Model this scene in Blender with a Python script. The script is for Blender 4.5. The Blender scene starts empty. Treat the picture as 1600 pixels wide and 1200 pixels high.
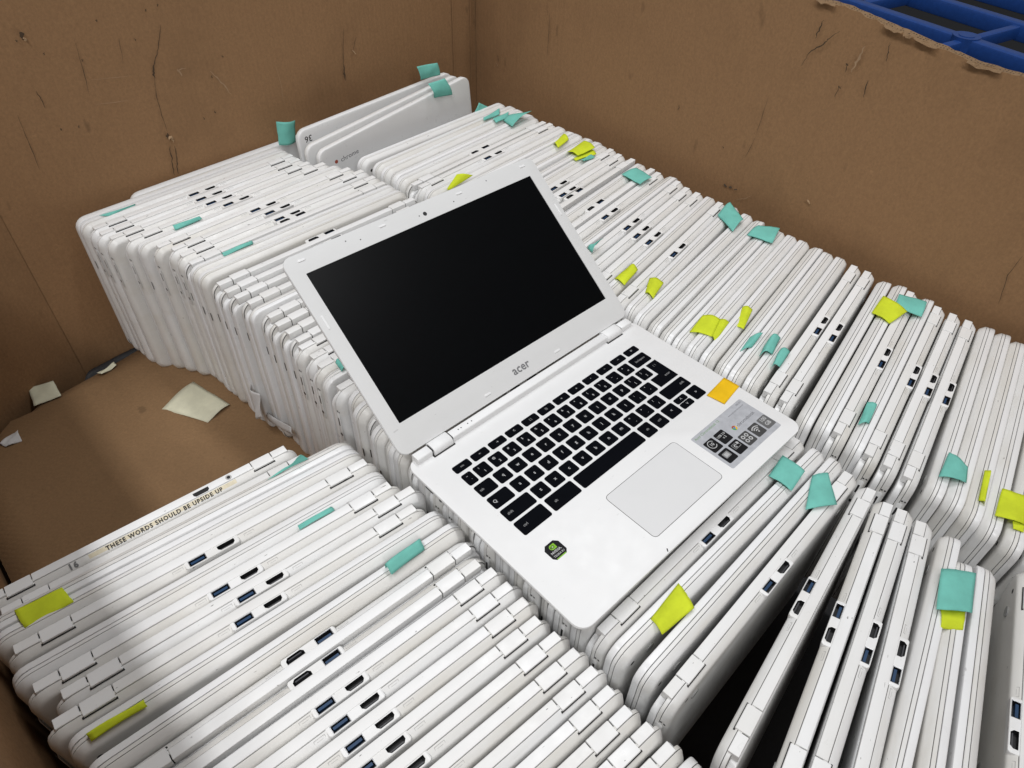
# Crate of white laptops standing on edge in a cardboard box, one laptop open on top.
import bpy, bmesh, math, random
from mathutils import Vector, Matrix
random.seed(7)
S = bpy.context.scene
COL = S.collection
MM = 0.001

# ------------------------------------------------------------------ camera
cam_d = bpy.data.cameras.new('camera')
cam_d.sensor_width = 36.0
cam_d.lens = 24.918
cam_d.clip_start = 0.01
cam_d.clip_end = 60
cam = bpy.data.objects.new('camera', cam_d)
COL.objects.link(cam)
cam.matrix_world = Matrix(((0.72984475, 0.46221922, -0.50366659, -0.22722317),
                           (-0.68327017, 0.51655954, -0.5160505, -0.14584551),
                           (0.02164532, 0.7207771, 0.69282888, 0.51871262),
                           (0, 0, 0, 1)))
S.camera = cam
S.render.resolution_x, S.render.resolution_y = 1024, 768

# ------------------------------------------------------------------ light (warehouse strip lamps)
world = bpy.data.worlds.new('World')
S.world = world
world.use_nodes = True
bg = world.node_tree.nodes['Background']
bg.inputs[0].default_value = (0.95, 0.97, 1.0, 1)
bg.inputs[1].default_value = 0.16

def strip_lamp(x, y, z, length, width, power, target, col=(0.985, 0.99, 1.0)):
    d = bpy.data.lights.new('strip_lamp', 'AREA')
    d.shape = 'RECTANGLE'
    d.size, d.size_y = width, length
    d.energy = power
    d.color = col
    o = bpy.data.objects.new('strip_lamp', d)
    COL.objects.link(o)
    o.location = (x, y, z)
    back = Vector((x - target, 0.0 if abs(y) < 2 else y * 0.9, z)).normalized()
    right = Vector((0, 1, 0)).cross(back).normalized()
    up = back.cross(right)
    o.matrix_world = Matrix((( right.x, up.x, back.x, x), (right.y, up.y, back.y, y), (right.z, up.z, back.z, z), (0, 0, 0, 1)))
    return o
strip_lamp(-1.32, 0.10, 3.0, 3.2, 0.20, 60, 0.1)
strip_lamp(-1.50, -2.70, 2.7, 2.4, 0.25, 54, 0.1)
strip_lamp(0.92, 0.60, 3.0, 3.0, 0.20, 44, 0.2)

vs = S.view_settings
vs.view_transform = 'Standard'
vs.look = 'None'
vs.exposure = 0.0
vs.gamma = 1.0
S.render.engine = 'CYCLES'

# measured layout (millimetres, origin at the front left corner of the open laptop)
NOTES = [
    ('teal', 'teal sticky note standing up on the tall laptop nearest the corner', [[500.9, 852.0, 75.4], [544.6, 852.0, 71.7], [550.2, 852.0, 50.0], [507.0, 852.0, 51.7]], 3),
    ('teal', 'crumpled teal sticky note over the lid of the laptop marked chrome', [[489.7, 808.0, 62.5], [525.1, 808.0, 63.3], [540.3, 808.0, 31.7], [500.0, 808.0, 36.6]], 6),
    ('teal', 'teal sticky note standing against the brown wall left of the laptop marked 36', [[240.8, 868.0, 49.0], [272.5, 868.0, 42.1], [266.5, 868.0, 8.5], [237.7, 868.0, 11.9]], 6),
    ('teal', 'teal sticky note sticking up at the back of the right row', [[559.3, 786.0, -9.0], [581.3, 786.0, 14.0], [610.6, 786.0, -4.1], [592.2, 786.0, -15.9]], 3),
    ('teal', 'flat teal sticky note second from the back in the right row', [[561.8, 753.1, 2.3], [611.0, 766.2, 2.7], [596.3, 748.5, 2.1], [556.2, 745.1, 2.0]], 3),
    ('teal', 'folded teal sticky note third from the back in the right row', [[570.2, 739.4, 3.4], [613.4, 743.9, 3.5], [597.0, 727.9, 3.0], [565.5, 724.4, 2.9]], 3),
    ('teal', 'teal sticky note with pointed ends, fourth from the back in the right row', [[583.8, 725.0, 0.9], [612.0, 729.3, 4.1], [629.5, 703.3, 13.3], [575.8, 695.5, 3.1]], 5),
    ('teal', 'small teal sticky note peeking out beneath two yellow notes', [[580.4, 545.6, -3.9], [607.5, 548.3, -3.9], [610.9, 537.5, -4.2], [586.8, 540.4, -4.1]], 3),
    ('teal', 'teal sticky note bridging laptops above the top right corner of the screen', [[602.4, 474.8, -5.6], [635.6, 471.7, -4.7], [627.8, 434.8, -3.8], [597.8, 434.0, -4.8]], 3),
    ('teal', 'teal square sticky note near the brown wall, first of two neighbours', [[621.5, 307.8, -10.6], [661.6, 313.9, -7.4], [631.9, 271.4, -5.7], [600.5, 267.1, -10.8]], 5),
    ('teal', 'wide teal sticky note with ragged lower edge near the brown wall', [[610.8, 250.2, -12.3], [642.0, 252.2, -10.2], [660.9, 228.2, -11.0], [619.6, 214.5, -12.4]], 3),
    ('teal', 'curled teal sticky note just right of the screen edge', [[413.4, 372.5, -9.6], [421.1, 366.3, -4.8], [431.2, 361.8, 5.0], [407.9, 359.7, -8.0]], 6),
    ('teal', 'thin teal sticky note first of three behind the orange note', [[396.6, 117.1, -17.3], [425.8, 123.0, -15.1], [442.8, 116.1, -13.3], [413.3, 111.6, -17.5]], 3),
    ('teal', 'rolled teal sticky note middle of three behind the orange note', [[408.4, 98.5, -18.9], [436.8, 106.3, -18.6], [450.9, 97.2, -14.9], [418.6, 88.2, -15.2]], 9),
    ('teal', 'rolled teal sticky note last of three behind the orange note', [[399.9, 77.7, -19.5], [430.6, 86.7, -19.2], [437.7, 76.3, -15.5], [406.0, 71.0, -15.7]], 7),
    ('teal', 'teal sticky note overlapping a yellow one near the brown wall', [[616.9, 35.7, -18.7], [645.9, 43.6, -16.5], [657.2, 12.0, -16.5], [622.4, 3.3, -17.7]], 3),
    ('teal', 'curved teal sticky note wrapped over a laptop right of the info sticker', [[394.6, -31.6, -21.8], [432.1, -22.4, -19.5], [435.8, -32.0, -18.8], [404.6, -39.1, -21.0]], 4),
    ('teal', 'creased teal sticky note wrapped over the near end of right row laptops', [[388.2, -119.7, -21.4], [426.5, -113.4, -19.2], [420.0, -134.9, -18.9], [400.5, -141.9, -21.1]], 4),
    ('teal', 'teal sticky note touching the front right corner of the open laptop', [[262.2, -6.3, -19.0], [292.7, -2.2, -15.9], [290.8, -28.2, -15.7], [262.1, -31.6, -18.8]], 2),
    ('teal', 'flared teal sticky note on the third laptop in front of the open one', [[254.7, -51.5, -22.4], [294.9, -34.9, -19.9], [310.7, -43.5, -20.1], [282.3, -69.1, -21.9]], 3),
    ('teal', 'large square teal sticky note at the lower right, above a yellow one', [[244.2, -179.8, -21.2], [286.4, -165.9, -21.8], [305.7, -188.9, -22.5], [261.9, -201.7, -19.9]], 2),
    ('teal', 'twisted teal sticky note beside the label THESE WORDS SHOULD BE UPSIDE UP', [[-102.7, 308.4, -11.6], [-81.0, 306.5, -11.6], [-66.2, 304.2, -0.7], [-59.3, 304.0, -10.7]], 1),
    ('teal', 'narrow teal sticky strip left of the hinge in the left row', [[-106.9, 245.2, -13.5], [-73.6, 243.3, -13.5], [-73.0, 238.2, -14.7], [-107.9, 240.8, -14.6]], 1),
    ('teal', 'half rolled teal sticky note in the left row below the keyboard', [[-73.9, 159.5, -17.0], [-36.4, 160.8, -17.0], [-38.4, 149.7, -13.3], [-74.6, 148.8, -13.3]], 9),
    ('teal', 'thin teal sticky note beside the back left wall', [[-46.7, 847.8, 6.6], [1.7, 847.4, 6.6], [2.0, 848.3, 3.6], [-36.9, 843.0, 3.5]], 1),
    ('teal', 'pointed teal sticky note in the back left stack with its shadow below', [[17.1, 765.3, 4.1], [52.7, 762.7, 4.1], [55.0, 756.7, 2.9], [15.8, 754.4, 1.8]], 3),
    ('teal', 'narrow rolled teal strip left of the screen top corner', [[37.2, 668.0, -0.8], [80.6, 669.9, -0.7], [78.9, 661.8, -1.0], [37.0, 660.8, -1.0]], 4),
    ('teal', 'small teal note half hidden behind the left edge of the screen', [[34.8, 402.1, -9.7], [43.5, 402.8, -9.7], [38.7, 383.9, -8.3], [31.3, 383.8, -8.3]], 4),
    ('yellow', 'yellow sticky note behind the top edge of the screen', [[362.2, 610.0, -3.5], [389.1, 617.1, 10.7], [415.7, 611.0, 2.5], [365.3, 606.3, -3.6]], 3),
    ('yellow', 'small yellow sticky note nearest the back corner', [[592.2, 614.2, -3.4], [633.0, 628.7, -3.0], [620.0, 604.6, -0.7], [584.8, 595.5, -0.9]], 5),
    ('yellow', 'yellow sticky note lying over another yellow one above the screen', [[588.3, 578.6, -2.5], [638.5, 586.9, -2.2], [628.1, 553.7, 0.8], [586.8, 553.5, 0.8]], 4),
    ('yellow', 'yellow sticky note under another yellow one above the screen', [[579.2, 558.2, -5.1], [630.1, 561.8, -5.0], [621.3, 544.2, -3.5], [578.0, 548.9, -3.3]], 2),
    ('yellow', 'yellow sticky note folded over a laptop, closest to the screen side', [[390.4, 304.3, -12.7], [429.6, 311.6, -12.5], [428.0, 296.4, -10.9], [388.0, 285.3, -11.3]], 5),
    ('yellow', 'yellow sticky note folded over a laptop, right of its like neighbour', [[396.5, 259.4, -14.0], [427.9, 276.6, -13.5], [432.0, 257.2, -12.1], [394.8, 244.0, -12.5]], 5),
    ('yellow', 'wide crumpled yellow sticky note above the keyboard corner', [[378.8, 176.5, -15.5], [416.7, 184.8, -14.3], [426.4, 165.5, -13.8], [392.2, 153.0, -15.2]], 3),
    ('yellow', 'small folded yellow scrap attached to the wide crumpled yellow note', [[393.2, 153.7, -15.2], [426.4, 165.5, -13.8], [431.0, 155.4, -15.1], [388.3, 146.0, -17.4]], 2),
    ('yellow', 'narrow yellow sticky note above the first thin teal note', [[430.7, 146.3, -17.4], [469.8, 162.7, -15.9], [474.3, 150.8, -16.3], [434.5, 136.9, -17.7]], 3),
    ('yellow', 'yellow sticky note with a teal note overlapping its corner by the wall', [[584.8, 49.5, -18.3], [627.3, 55.7, -17.1], [618.4, 19.6, -17.2], [580.5, 24.3, -18.1]], 3),
    ('yellow', 'slim curled yellow sticky note in the right row near the right edge', [[389.5, -158.5, -22.6], [430.7, -147.4, -21.2], [430.1, -153.3, -21.4], [389.9, -164.8, -24.8]], 4),
    ('yellow', 'large yellow sticky note cut by the right edge of the picture', [[381.8, -176.0, -22.1], [421.3, -168.3, -21.9], [429.6, -188.7, -22.5], [393.5, -199.6, -22.8]], 2),
    ('yellow', 'yellow scrap hanging below the large yellow note at the right edge', [[391.8, -189.6, -24.5], [396.4, -198.4, -24.8], [387.0, -202.2, -25.9], [383.6, -193.7, -25.6]], 1),
    ('yellow', 'yellow sticky note under the large square teal one', [[252.7, -182.2, -26.3], [269.7, -195.9, -26.7], [247.3, -203.4, -27.9], [234.7, -189.9, -27.5]], 2),
    ('yellow', 'big yellow sticky note on the laptops in front of the open laptop', [[60.4, -22.4, -22.5], [103.0, -18.3, -20.4], [93.9, -41.7, -20.1], [56.2, -37.8, -21.9]], 4),
    ('yellow', 'big dull yellow sticky note at the far left of the left row', [[-315.6, 323.9, -11.1], [-280.8, 319.1, -11.2], [-278.5, 301.1, -13.8], [-314.6, 302.8, -13.7]], 3),
    ('yellow', 'rolled yellow sticky strip at the lower left corner', [[-309.1, 190.3, -16.1], [-269.7, 188.1, -16.2], [-269.6, 181.4, -14.4], [-308.1, 183.8, -14.3]], 5),
]
FLOOR_PAPERS = [('big', [[-98.6, 703.2, -223.2], [-40.2, 724.7, -222.5], [-22.2, 647.3, -225.0], [-61.6, 637.1, -225.3]]), ('b', [[-224.7, 853.5, -218.4], [-192.7, 846.6, -218.6], [-194.4, 819.0, -219.5], [-230.0, 821.3, -219.4]]), ('c', [[-139.3, 832.8, -219.1], [-111.8, 840.3, -218.8], [-110.4, 831.7, -219.1], [-134.8, 825.3, -219.3]]), ('scrap', [[-287.9, 780.8, -220.7], [-261.6, 793.0, -220.3], [-264.0, 767.5, -221.2], [-283.4, 769.5, -221.1]])]
TEARS = [
    ('A', 1.4, 1, [[124.2, 898.3, 201.5], [112.1, 897.7, 176.0], [100.6, 897.1, 158.1]]),
    ('A', 3.2, 1, [[102.7, 897.2, 164.2], [96.6, 896.9, 149.0], [94.8, 896.8, 141.0]]),
    ('A', 1.0, 1, [[95.3, 896.8, 142.6], [89.8, 896.6, 118.1], [88.6, 896.5, 84.3], [89.3, 896.5, 66.3]]),
    ('A', 5, 1, [[88.1, 896.5, 65.8], [87.3, 896.4, 57.5]]),
    ('A', 4, 2, [[87.3, 896.4, 57.5], [91.9, 896.7, 59.8], [92.3, 896.7, 52.0]]),
    ('A', 2.2, 1, [[85.9, 896.4, 47.3], [82.5, 896.2, 24.9], [78.6, 896.0, 4.0]]),
    ('A', 2.0, 1, [[92.9, 896.7, 45.0], [88.7, 896.5, 22.8], [84.6, 896.3, 4.0]]),
    ('A', 1.4, 1, [[407.5, 912.7, 138.4], [400.6, 912.3, 105.8], [397.6, 912.2, 81.4]]),
    ('A', 3.5, 1, [[398.4, 912.2, 86.3], [397.1, 912.1, 71.3], [397.7, 912.2, 59.7]]),
    ('A', 1.2, 1, [[428.6, 913.7, 121.3], [419.0, 913.3, 101.6]]),
    ('A', 3, 2, [[418.1, 913.2, 103.8], [423.3, 913.5, 96.6]]),
    ('A', 7, 1, [[-40.1, 890.0, 227.6], [-36.6, 890.1, 224.0]]),
    ('A', 4, 1, [[-37.7, 890.1, 224.9], [-40.6, 889.9, 219.9]]),
    ('A', 4, 2, [[-38.1, 890.1, 222.2], [-38.5, 890.1, 218.0]]),
    ('A', 1.3, 1, [[-49.1, 889.5, 162.2], [-47.6, 889.6, 151.6], [-47.0, 889.6, 140.2]]),
    ('A', 0.9, 1, [[-79.8, 888.0, 140.8], [-81.5, 887.9, 100.1], [-83.2, 887.8, 70.3]]),
    ('A', 2.6, 3, [[175.0, 900.9, 131.3], [185.5, 901.4, 112.4], [196.0, 901.9, 91.1]]),
    ('A', 1.8, 3, [[127.6, 898.5, 143.0], [140.8, 899.1, 143.2]]),
    ('A', 2.2, 1, [[111.2, 897.6, 224.1], [111.4, 897.7, 221.1]]),
    ('A', 2.2, 1, [[127.6, 898.5, 227.1], [127.9, 898.5, 224.0]]),
    ('A', 2.2, 1, [[-23.7, 890.8, 201.5], [-23.8, 890.8, 198.6]]),
    ('A', 2.2, 1, [[-47.0, 889.6, 221.3], [-47.2, 889.6, 218.5]]),
    ('A', 2.2, 1, [[146.2, 899.4, 71.9], [146.5, 899.4, 68.0]]),
    ('A', 2.2, 1, [[164.7, 900.4, 76.1], [165.1, 900.4, 72.1]]),
    ('A', 2.2, 1, [[197.5, 902.0, 147.1], [198.0, 902.0, 143.5]]),
    ('A', 2.2, 1, [[-19.0, 891.0, 109.5], [-19.1, 891.0, 106.1]]),
    ('A', 2.2, 1, [[86.0, 896.4, 193.8], [86.2, 896.4, 190.6]]),
    ('A', 2.2, 1, [[15.5, 892.8, 184.8], [15.4, 892.8, 181.7]]),
    ('A', 2.2, 1, [[173.9, 900.8, 124.4], [174.3, 900.8, 120.7]]),
    ('A', 2.2, 1, [[48.2, 894.4, 224.5], [48.3, 894.5, 221.5]]),
    ('A', 2.2, 1, [[-39.7, 890.0, 112.4], [-39.8, 890.0, 109.0]]),
    ('A', 0.9, 3, [[17.2, 892.9, 158.4], [66.7, 895.4, 151.5]]),
    ('A', 0.9, 3, [[11.5, 892.6, 128.6], [51.9, 894.6, 122.4]]),
    ('A', 0.8, 1, [[15.0, 892.8, 209.2], [11.9, 892.6, 171.7], [7.8, 892.4, 140.4]]),
    ('A', 0.8, 1, [[66.6, 895.4, 198.0], [65.5, 895.3, 190.5], [62.1, 895.2, 167.4]]),
    ('A', 0.8, 3, [[276.9, 906.0, 115.6], [280.0, 906.2, 81.2], [276.7, 906.0, 57.1]]),
    ('A', 3, 3, [[128.1, 898.5, 144.6], [133.4, 898.8, 134.7]]),
    ('B', 2.2, 1, [[695.5, 272.0, 246.8], [695.5, 273.4, 236.2], [695.5, 275.4, 224.5]]),
    ('B', 1.8, 1, [[695.5, 248.3, 240.1], [695.5, 257.8, 228.9], [695.5, 264.1, 219.8], [695.5, 277.4, 207.1], [695.5, 283.3, 189.7]]),
    ('B', 3.5, 1, [[695.5, 227.6, 207.4], [695.5, 224.2, 205.3]]),
    ('B', 1.2, 1, [[695.5, 225.3, 205.7], [695.5, 224.7, 197.4]]),
    ('B', 3, 1, [[695.5, 227.7, 180.1], [695.5, 225.1, 177.7]]),
    ('B', 1.1, 1, [[695.5, 225.9, 177.4], [695.5, 228.0, 166.3]]),
    ('B', 1.6, 1, [[695.5, 185.3, 242.8], [695.5, 183.2, 231.9], [695.5, 181.6, 222.2]]),
    ('B', 1.6, 1, [[695.5, 194.2, 196.9], [695.5, 193.7, 187.1], [695.5, 192.8, 176.3]]),
    ('B', 4, 3, [[695.5, 211.9, 231.7], [695.5, 214.9, 213.9], [695.5, 218.0, 200.1]]),
    ('B', 1.2, 1, [[695.5, 736.5, 151.2], [695.5, 735.4, 119.5], [695.5, 736.9, 79.7]]),
    ('B', 0.9, 1, [[695.5, 316.1, 136.7], [695.5, 317.5, 108.6], [695.5, 318.7, 85.1]]),
    ('B', 0.8, 1, [[695.5, 319.3, 80.1], [695.5, 322.6, 62.6], [695.5, 326.8, 47.3]]),
    ('B', 2, 3, [[695.5, 868.2, 33.2], [695.5, 861.0, 28.2]]),
    ('B', 1.6, 1, [[695.5, 863.0, 48.3], [695.5, 861.1, 36.3]]),
    ('B', 4.5, 4, [[695.5, 349.5, -4.7], [695.5, 343.2, -6.4]]),
    ('B', 4, 4, [[695.5, 340.0, -5.1], [695.5, 334.3, -4.9]]),
    ('B', 3, 4, [[695.5, 330.7, -5.5], [695.5, 325.3, -4.4]]),
    ('B', 1.2, 3, [[695.5, 323.3, -19.6], [695.5, 308.6, -11.2], [695.5, 300.0, -2.3]]),
    ('B', 2, 2, [[695.5, 217.6, 26.2], [695.5, 212.0, 21.6]]),
    ('B', 2, 1, [[695.5, 453.8, 84.5], [695.5, 454.4, 76.4]]),
    ('B', 2, 1, [[695.5, 365.8, 51.0], [695.5, 363.8, 47.7]]),
    ('B', 1.5, 1, [[695.5, 223.5, 180.5], [695.5, 224.1, 177.2]]),
    ('B', 1.0, 1, [[695.5, -53.8, -2.3], [695.5, -46.2, 36.6], [695.5, -48.9, 65.2]]),
]
ROW_R = [('F', 475.9, 771.1, 3.34), ('F', 484.4, 746.5, 4.7), ('F', 484.6, 726.7, 5.25), ('F', 486.5, 708.5, 5.25), ('F', 485.7, 690.3, 5.25), ('Hf', 487.4, 672.1, 5.26), ('Hn', 492.1, 653.8, 5.26), ('F', 497.4, 635.6, 5.26), ('F', 497.0, 617.4, 5.27), ('F', 500.9, 598.0, 5.66), ('F', 501.3, 578.3, 6.2), ('F', 504.8, 559.0, 6.6), ('F', 503.5, 538.9, 7.25), ('Hn', 505.6, 520.7, 7.25), ('Hn', 503.9, 499.8, 7.74), ('Hf', 506.0, 479.5, 8.03), ('F', 505.9, 455.5, 8.65), ('Hf', 506.3, 437.3, 8.66), ('Hn', 507.1, 418.6, 8.8), ('F', 512.8, 400.0, 8.95), ('Hn', 509.5, 379.7, 9.5), ('Hn', 504.7, 357.9, 9.79), ('Hn', 505.5, 337.2, 10.15), ('F', 511.0, 318.5, 10.32), ('Hn', 508.5, 296.6, 10.67), ('F', 514.0, 278.0, 10.7), ('F', 510.4, 255.7, 9.28), ('F', 509.7, 236.5, 9.63), ('F', 508.5, 217.9, 9.77), ('F', 511.3, 199.6, 9.78), ('F', 512.3, 181.4, 9.79), ('F', 514.0, 162.4, 10.08), ('F', 515.7, 143.6, 10.27), ('F', 515.7, 124.9, 10.21), ('F', 517.3, 106.4, 10.31), ('Hn', 516.5, 84.1, 10.35), ('Hn', 519.0, 65.4, 10.44), ('F', 516.4, 40.6, 11.14), ('F', 522.6, 22.4, 11.14), ('Hn', 519.8, 4.1, 11.14), ('F', 522.7, -14.1, 11.14), ('Hn', 517.3, -32.7, 11.02), ('Hn', 517.9, -52.3, 11.09), ('Hn', 519.4, -71.8, 11.41), ('F', 527.3, -92.3, 12.22), ('F', 528.5, -110.5, 12.21), ('F', 526.1, -128.7, 12.22), ('F', 522.3, -146.9, 12.22)]
ROW_M = [('F', 166.4, 888.9, 3.11), ('F', 85.9, 870.6, 3.11), ('F', 87.1, 852.4, 3.11), ('Hn', 90.9, 834.2, 3.11), ('Hn', 92.6, 816.0, 3.11), ('Hn', 98.5, 797.8, 3.11), ('Hn', 115.0, 778.9, 3.34), ('F', 125.5, 760.7, 3.35), ('Hn', 136.3, 741.9, 3.55), ('Hn', 148.0, 723.7, 3.56), ('Hn', 150.8, 701.7, 2.25), ('Hf', 151.4, 683.5, 2.23), ('F', 153.2, 665.2, 2.23), ('F', 154.6, 645.7, 1.77), ('Hf', 158.0, 621.8, 1.88), ('Hf', 158.1, 603.1, 1.99), ('Hf', 161.5, 584.9, 1.99), ('Hf', 167.7, 564.9, 1.99), ('F', 167.3, 546.0, 1.99), ('Hf', 173.1, 527.7, 1.99), ('Hf', 172.6, 508.8, 1.99), ('Hf', 174.4, 488.3, 1.99), ('Hf', 176.1, 469.7, 1.99), ('Hn', 172.3, 450.5, 1.99), ('Hn', 174.3, 430.3, 1.99), ('Hn', 172.5, 412.1, 1.99), ('F', 170.7, 393.4, 1.99), ('Hn', 169.5, 369.3, 1.99), ('F', 179.5, 350.8, 1.99), ('F', 172.1, 331.5, 1.99), ('Hf', 173.9, 313.3, 1.99), ('F', 168.9, 295.1, 1.99), ('F', 170.6, 276.8, 1.99), ('F', 171.4, 258.6, 1.99)]
ROW_MF = [('Hn', 175.8, -3.1, 0.79), ('F', 176.9, -23.7, 0.23), ('F', 180.3, -45.7, 1.54), ('Hn', 176.0, -66.5, 2.47), ('Hf', 175.5, -102.5, 8.75), ('Hf', 173.5, -132.2, 12.83), ('Hn', 179.5, -151.5, 13.2), ('Hn', 182.0, -174.5, 14.95), ('F', 182.9, -195.9, 13.9), ('F', 164.6, -220.2, 16.1), ('F', 175.7, -238.9, 16.28), ('Hn', 197.1, -259.7, 16.9)]
ROW_L = [('Hn', -206.3, 348.7, -4.43), ('Hn', -199.0, 330.5, -4.43), ('F', -177.2, 312.2, -4.43), ('F', -177.3, 294.0, -4.43), ('Hn', -173.5, 275.8, -4.43), ('F', -176.0, 255.3, -3.92), ('Hn', -172.4, 237.1, -3.92), ('Hn', -159.0, 218.8, -3.92), ('Hn', -170.9, 200.6, -3.92), ('F', -162.0, 181.0, -3.43), ('F', -156.0, 157.2, -2.31), ('Hf', -159.7, 138.8, -2.27), ('Hf', -164.5, 120.5, -2.3), ('Hn', -159.4, 100.8, -2.82), ('Hn', -158.4, 82.2, -2.95), ('Hn', -155.3, 63.4, -3.17), ('Hn', -162.3, 45.1, -3.2), ('Hn', -160.1, 24.7, -3.23), ('Hn', -156.8, 5.2, -3.23), ('Hn', -158.5, -14.2, -3.23), ('Hn', -160.2, -32.8, -3.23), ('Hn', -162.2, -51.7, -3.23), ('Hn', -159.4, -70.4, -3.23), ('Hn', -158.2, -89.3, -3.23), ('F', -157.0, -107.6, -3.23)]
# ------------------------------------------------------------------ materials
def nodes_of(name):
    m = bpy.data.materials.new(name)
    m.use_nodes = True
    nt = m.node_tree
    return m, nt, nt.nodes, nt.links, nt.nodes['Principled BSDF']

def ramp(n, l, src, p0, p1, c0=0.0, c1=1.0):
    r = n.new('ShaderNodeMapRange')
    r.inputs[1].default_value, r.inputs[2].default_value = p0, p1
    r.inputs[3].default_value, r.inputs[4].default_value = c0, c1
    l.new(src, r.inputs[0])
    return r.outputs[0]

def mixc(n, l, fac, a, b):
    m = n.new('ShaderNodeMix')
    m.data_type = 'RGBA'
    for sock, v in ((m.inputs[0], fac), (m.inputs[6], a), (m.inputs[7], b)):
        if hasattr(v, 'is_output'):
            l.new(v, sock)
        elif isinstance(v, (int, float)):
            sock.default_value = v
        else:
            sock.default_value = (*v, 1)
    return m.outputs[2]

def noise(n, l, vec, scale, detail=4, rough=0.6):
    t = n.new('ShaderNodeTexNoise')
    t.inputs['Scale'].default_value = scale
    t.inputs['Detail'].default_value = detail
    t.inputs['Roughness'].default_value = rough
    l.new(vec, t.inputs['Vector'])
    return t.outputs['Fac']

def objvec(n, l, stretch=(1, 1, 1)):
    tc = n.new('ShaderNodeTexCoord')
    oi = n.new('ShaderNodeObjectInfo')
    mu = n.new('ShaderNodeMath'); mu.operation = 'MULTIPLY'; mu.inputs[1].default_value = 37.0
    l.new(oi.outputs['Random'], mu.inputs[0])
    cb = n.new('ShaderNodeCombineXYZ')
    l.new(mu.outputs[0], cb.inputs[0]); l.new(mu.outputs[0], cb.inputs[2])
    ad = n.new('ShaderNodeVectorMath'); ad.operation = 'ADD'
    l.new(tc.outputs['Object'], ad.inputs[0]); l.new(cb.outputs[0], ad.inputs[1])
    sc = n.new('ShaderNodeVectorMath'); sc.operation = 'MULTIPLY'
    sc.inputs[1].default_value = stretch
    l.new(ad.outputs[0], sc.inputs[0])
    return sc.outputs[0], oi.outputs['Random']

def plastic(name, col, worn, rough=0.42, dirt=0.55, speck=0.5, bump=0.03):
    m, nt, n, l, b = nodes_of(name)
    v, rnd = objvec(n, l)
    v2, _ = objvec(n, l, (0.35, 1, 1))
    big = ramp(n, l, noise(n, l, v2, 26, 5, 0.65), 0.45, 0.78, 0.0, dirt)
    per = ramp(n, l, rnd, 0.15, 1.0, 0.0, 0.7)
    c = mixc(n, l, per, col, tuple((x + y) / 2 for x, y in zip(col, worn)))
    c = mixc(n, l, big, c, worn)
    sm = ramp(n, l, noise(n, l, v2, 330, 2, 0.5), 0.735, 0.775, 0.0, speck)
    c = mixc(n, l, sm, c, (0.16, 0.15, 0.14))
    l.new(c, b.inputs['Base Color'])
    l.new(ramp(n, l, noise(n, l, v, 60, 3), 0.3, 0.7, rough - 0.09, rough + 0.12), b.inputs['Roughness'])
    bp = n.new('ShaderNodeBump'); bp.inputs['Strength'].default_value = bump
    bp.inputs['Distance'].default_value = 0.001
    l.new(noise(n, l, v, 900, 2), bp.inputs['Height'])
    l.new(bp.outputs[0], b.inputs['Normal'])
    return m

def flat(name, col, rough=0.5, metal=0.0, spec=None):
    m, nt, n, l, b = nodes_of(name)
    v, _ = objvec(n, l)
    f = ramp(n, l, noise(n, l, v, 140, 3), 0.3, 0.75, 0.0, 1.0)
    l.new(mixc(n, l, f, tuple(x * 0.86 for x in col), tuple(min(1, x * 1.08) for x in col)), b.inputs['Base Color'])
    b.inputs['Roughness'].default_value = rough
    b.inputs['Metallic'].default_value = metal
    if spec is not None:
        b.inputs['Specular IOR Level'].default_value = spec
    return m

def paper(name, col, trans=0.25):
    m, nt, n, l, b = nodes_of(name)
    v, _ = objvec(n, l)
    f = ramp(n, l, noise(n, l, v, 55, 4), 0.35, 0.7)
    c = mixc(n, l, f, tuple(x * 0.86 for x in col), col)
    l.new(c, b.inputs['Base Color'])
    b.inputs['Roughness'].default_value = 0.85
    b.inputs['Specular IOR Level'].default_value = 0.2
    tr = n.new('ShaderNodeBsdfTranslucent')
    l.new(c, tr.inputs[0])
    mx = n.new('ShaderNodeMixShader'); mx.inputs[0].default_value = trans
    l.new(b.outputs[0], mx.inputs[1]); l.new(tr.outputs[0], mx.inputs[2])
    l.new(mx.outputs[0], n['Material Output'].inputs[0])
    bp = n.new('ShaderNodeBump'); bp.inputs['Strength'].default_value = 0.25
    bp.inputs['Distance'].default_value = 0.002
    l.new(noise(n, l, v, 35, 3), bp.inputs['Height'])
    l.new(bp.outputs[0], b.inputs['Normal'])
    return m

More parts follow.
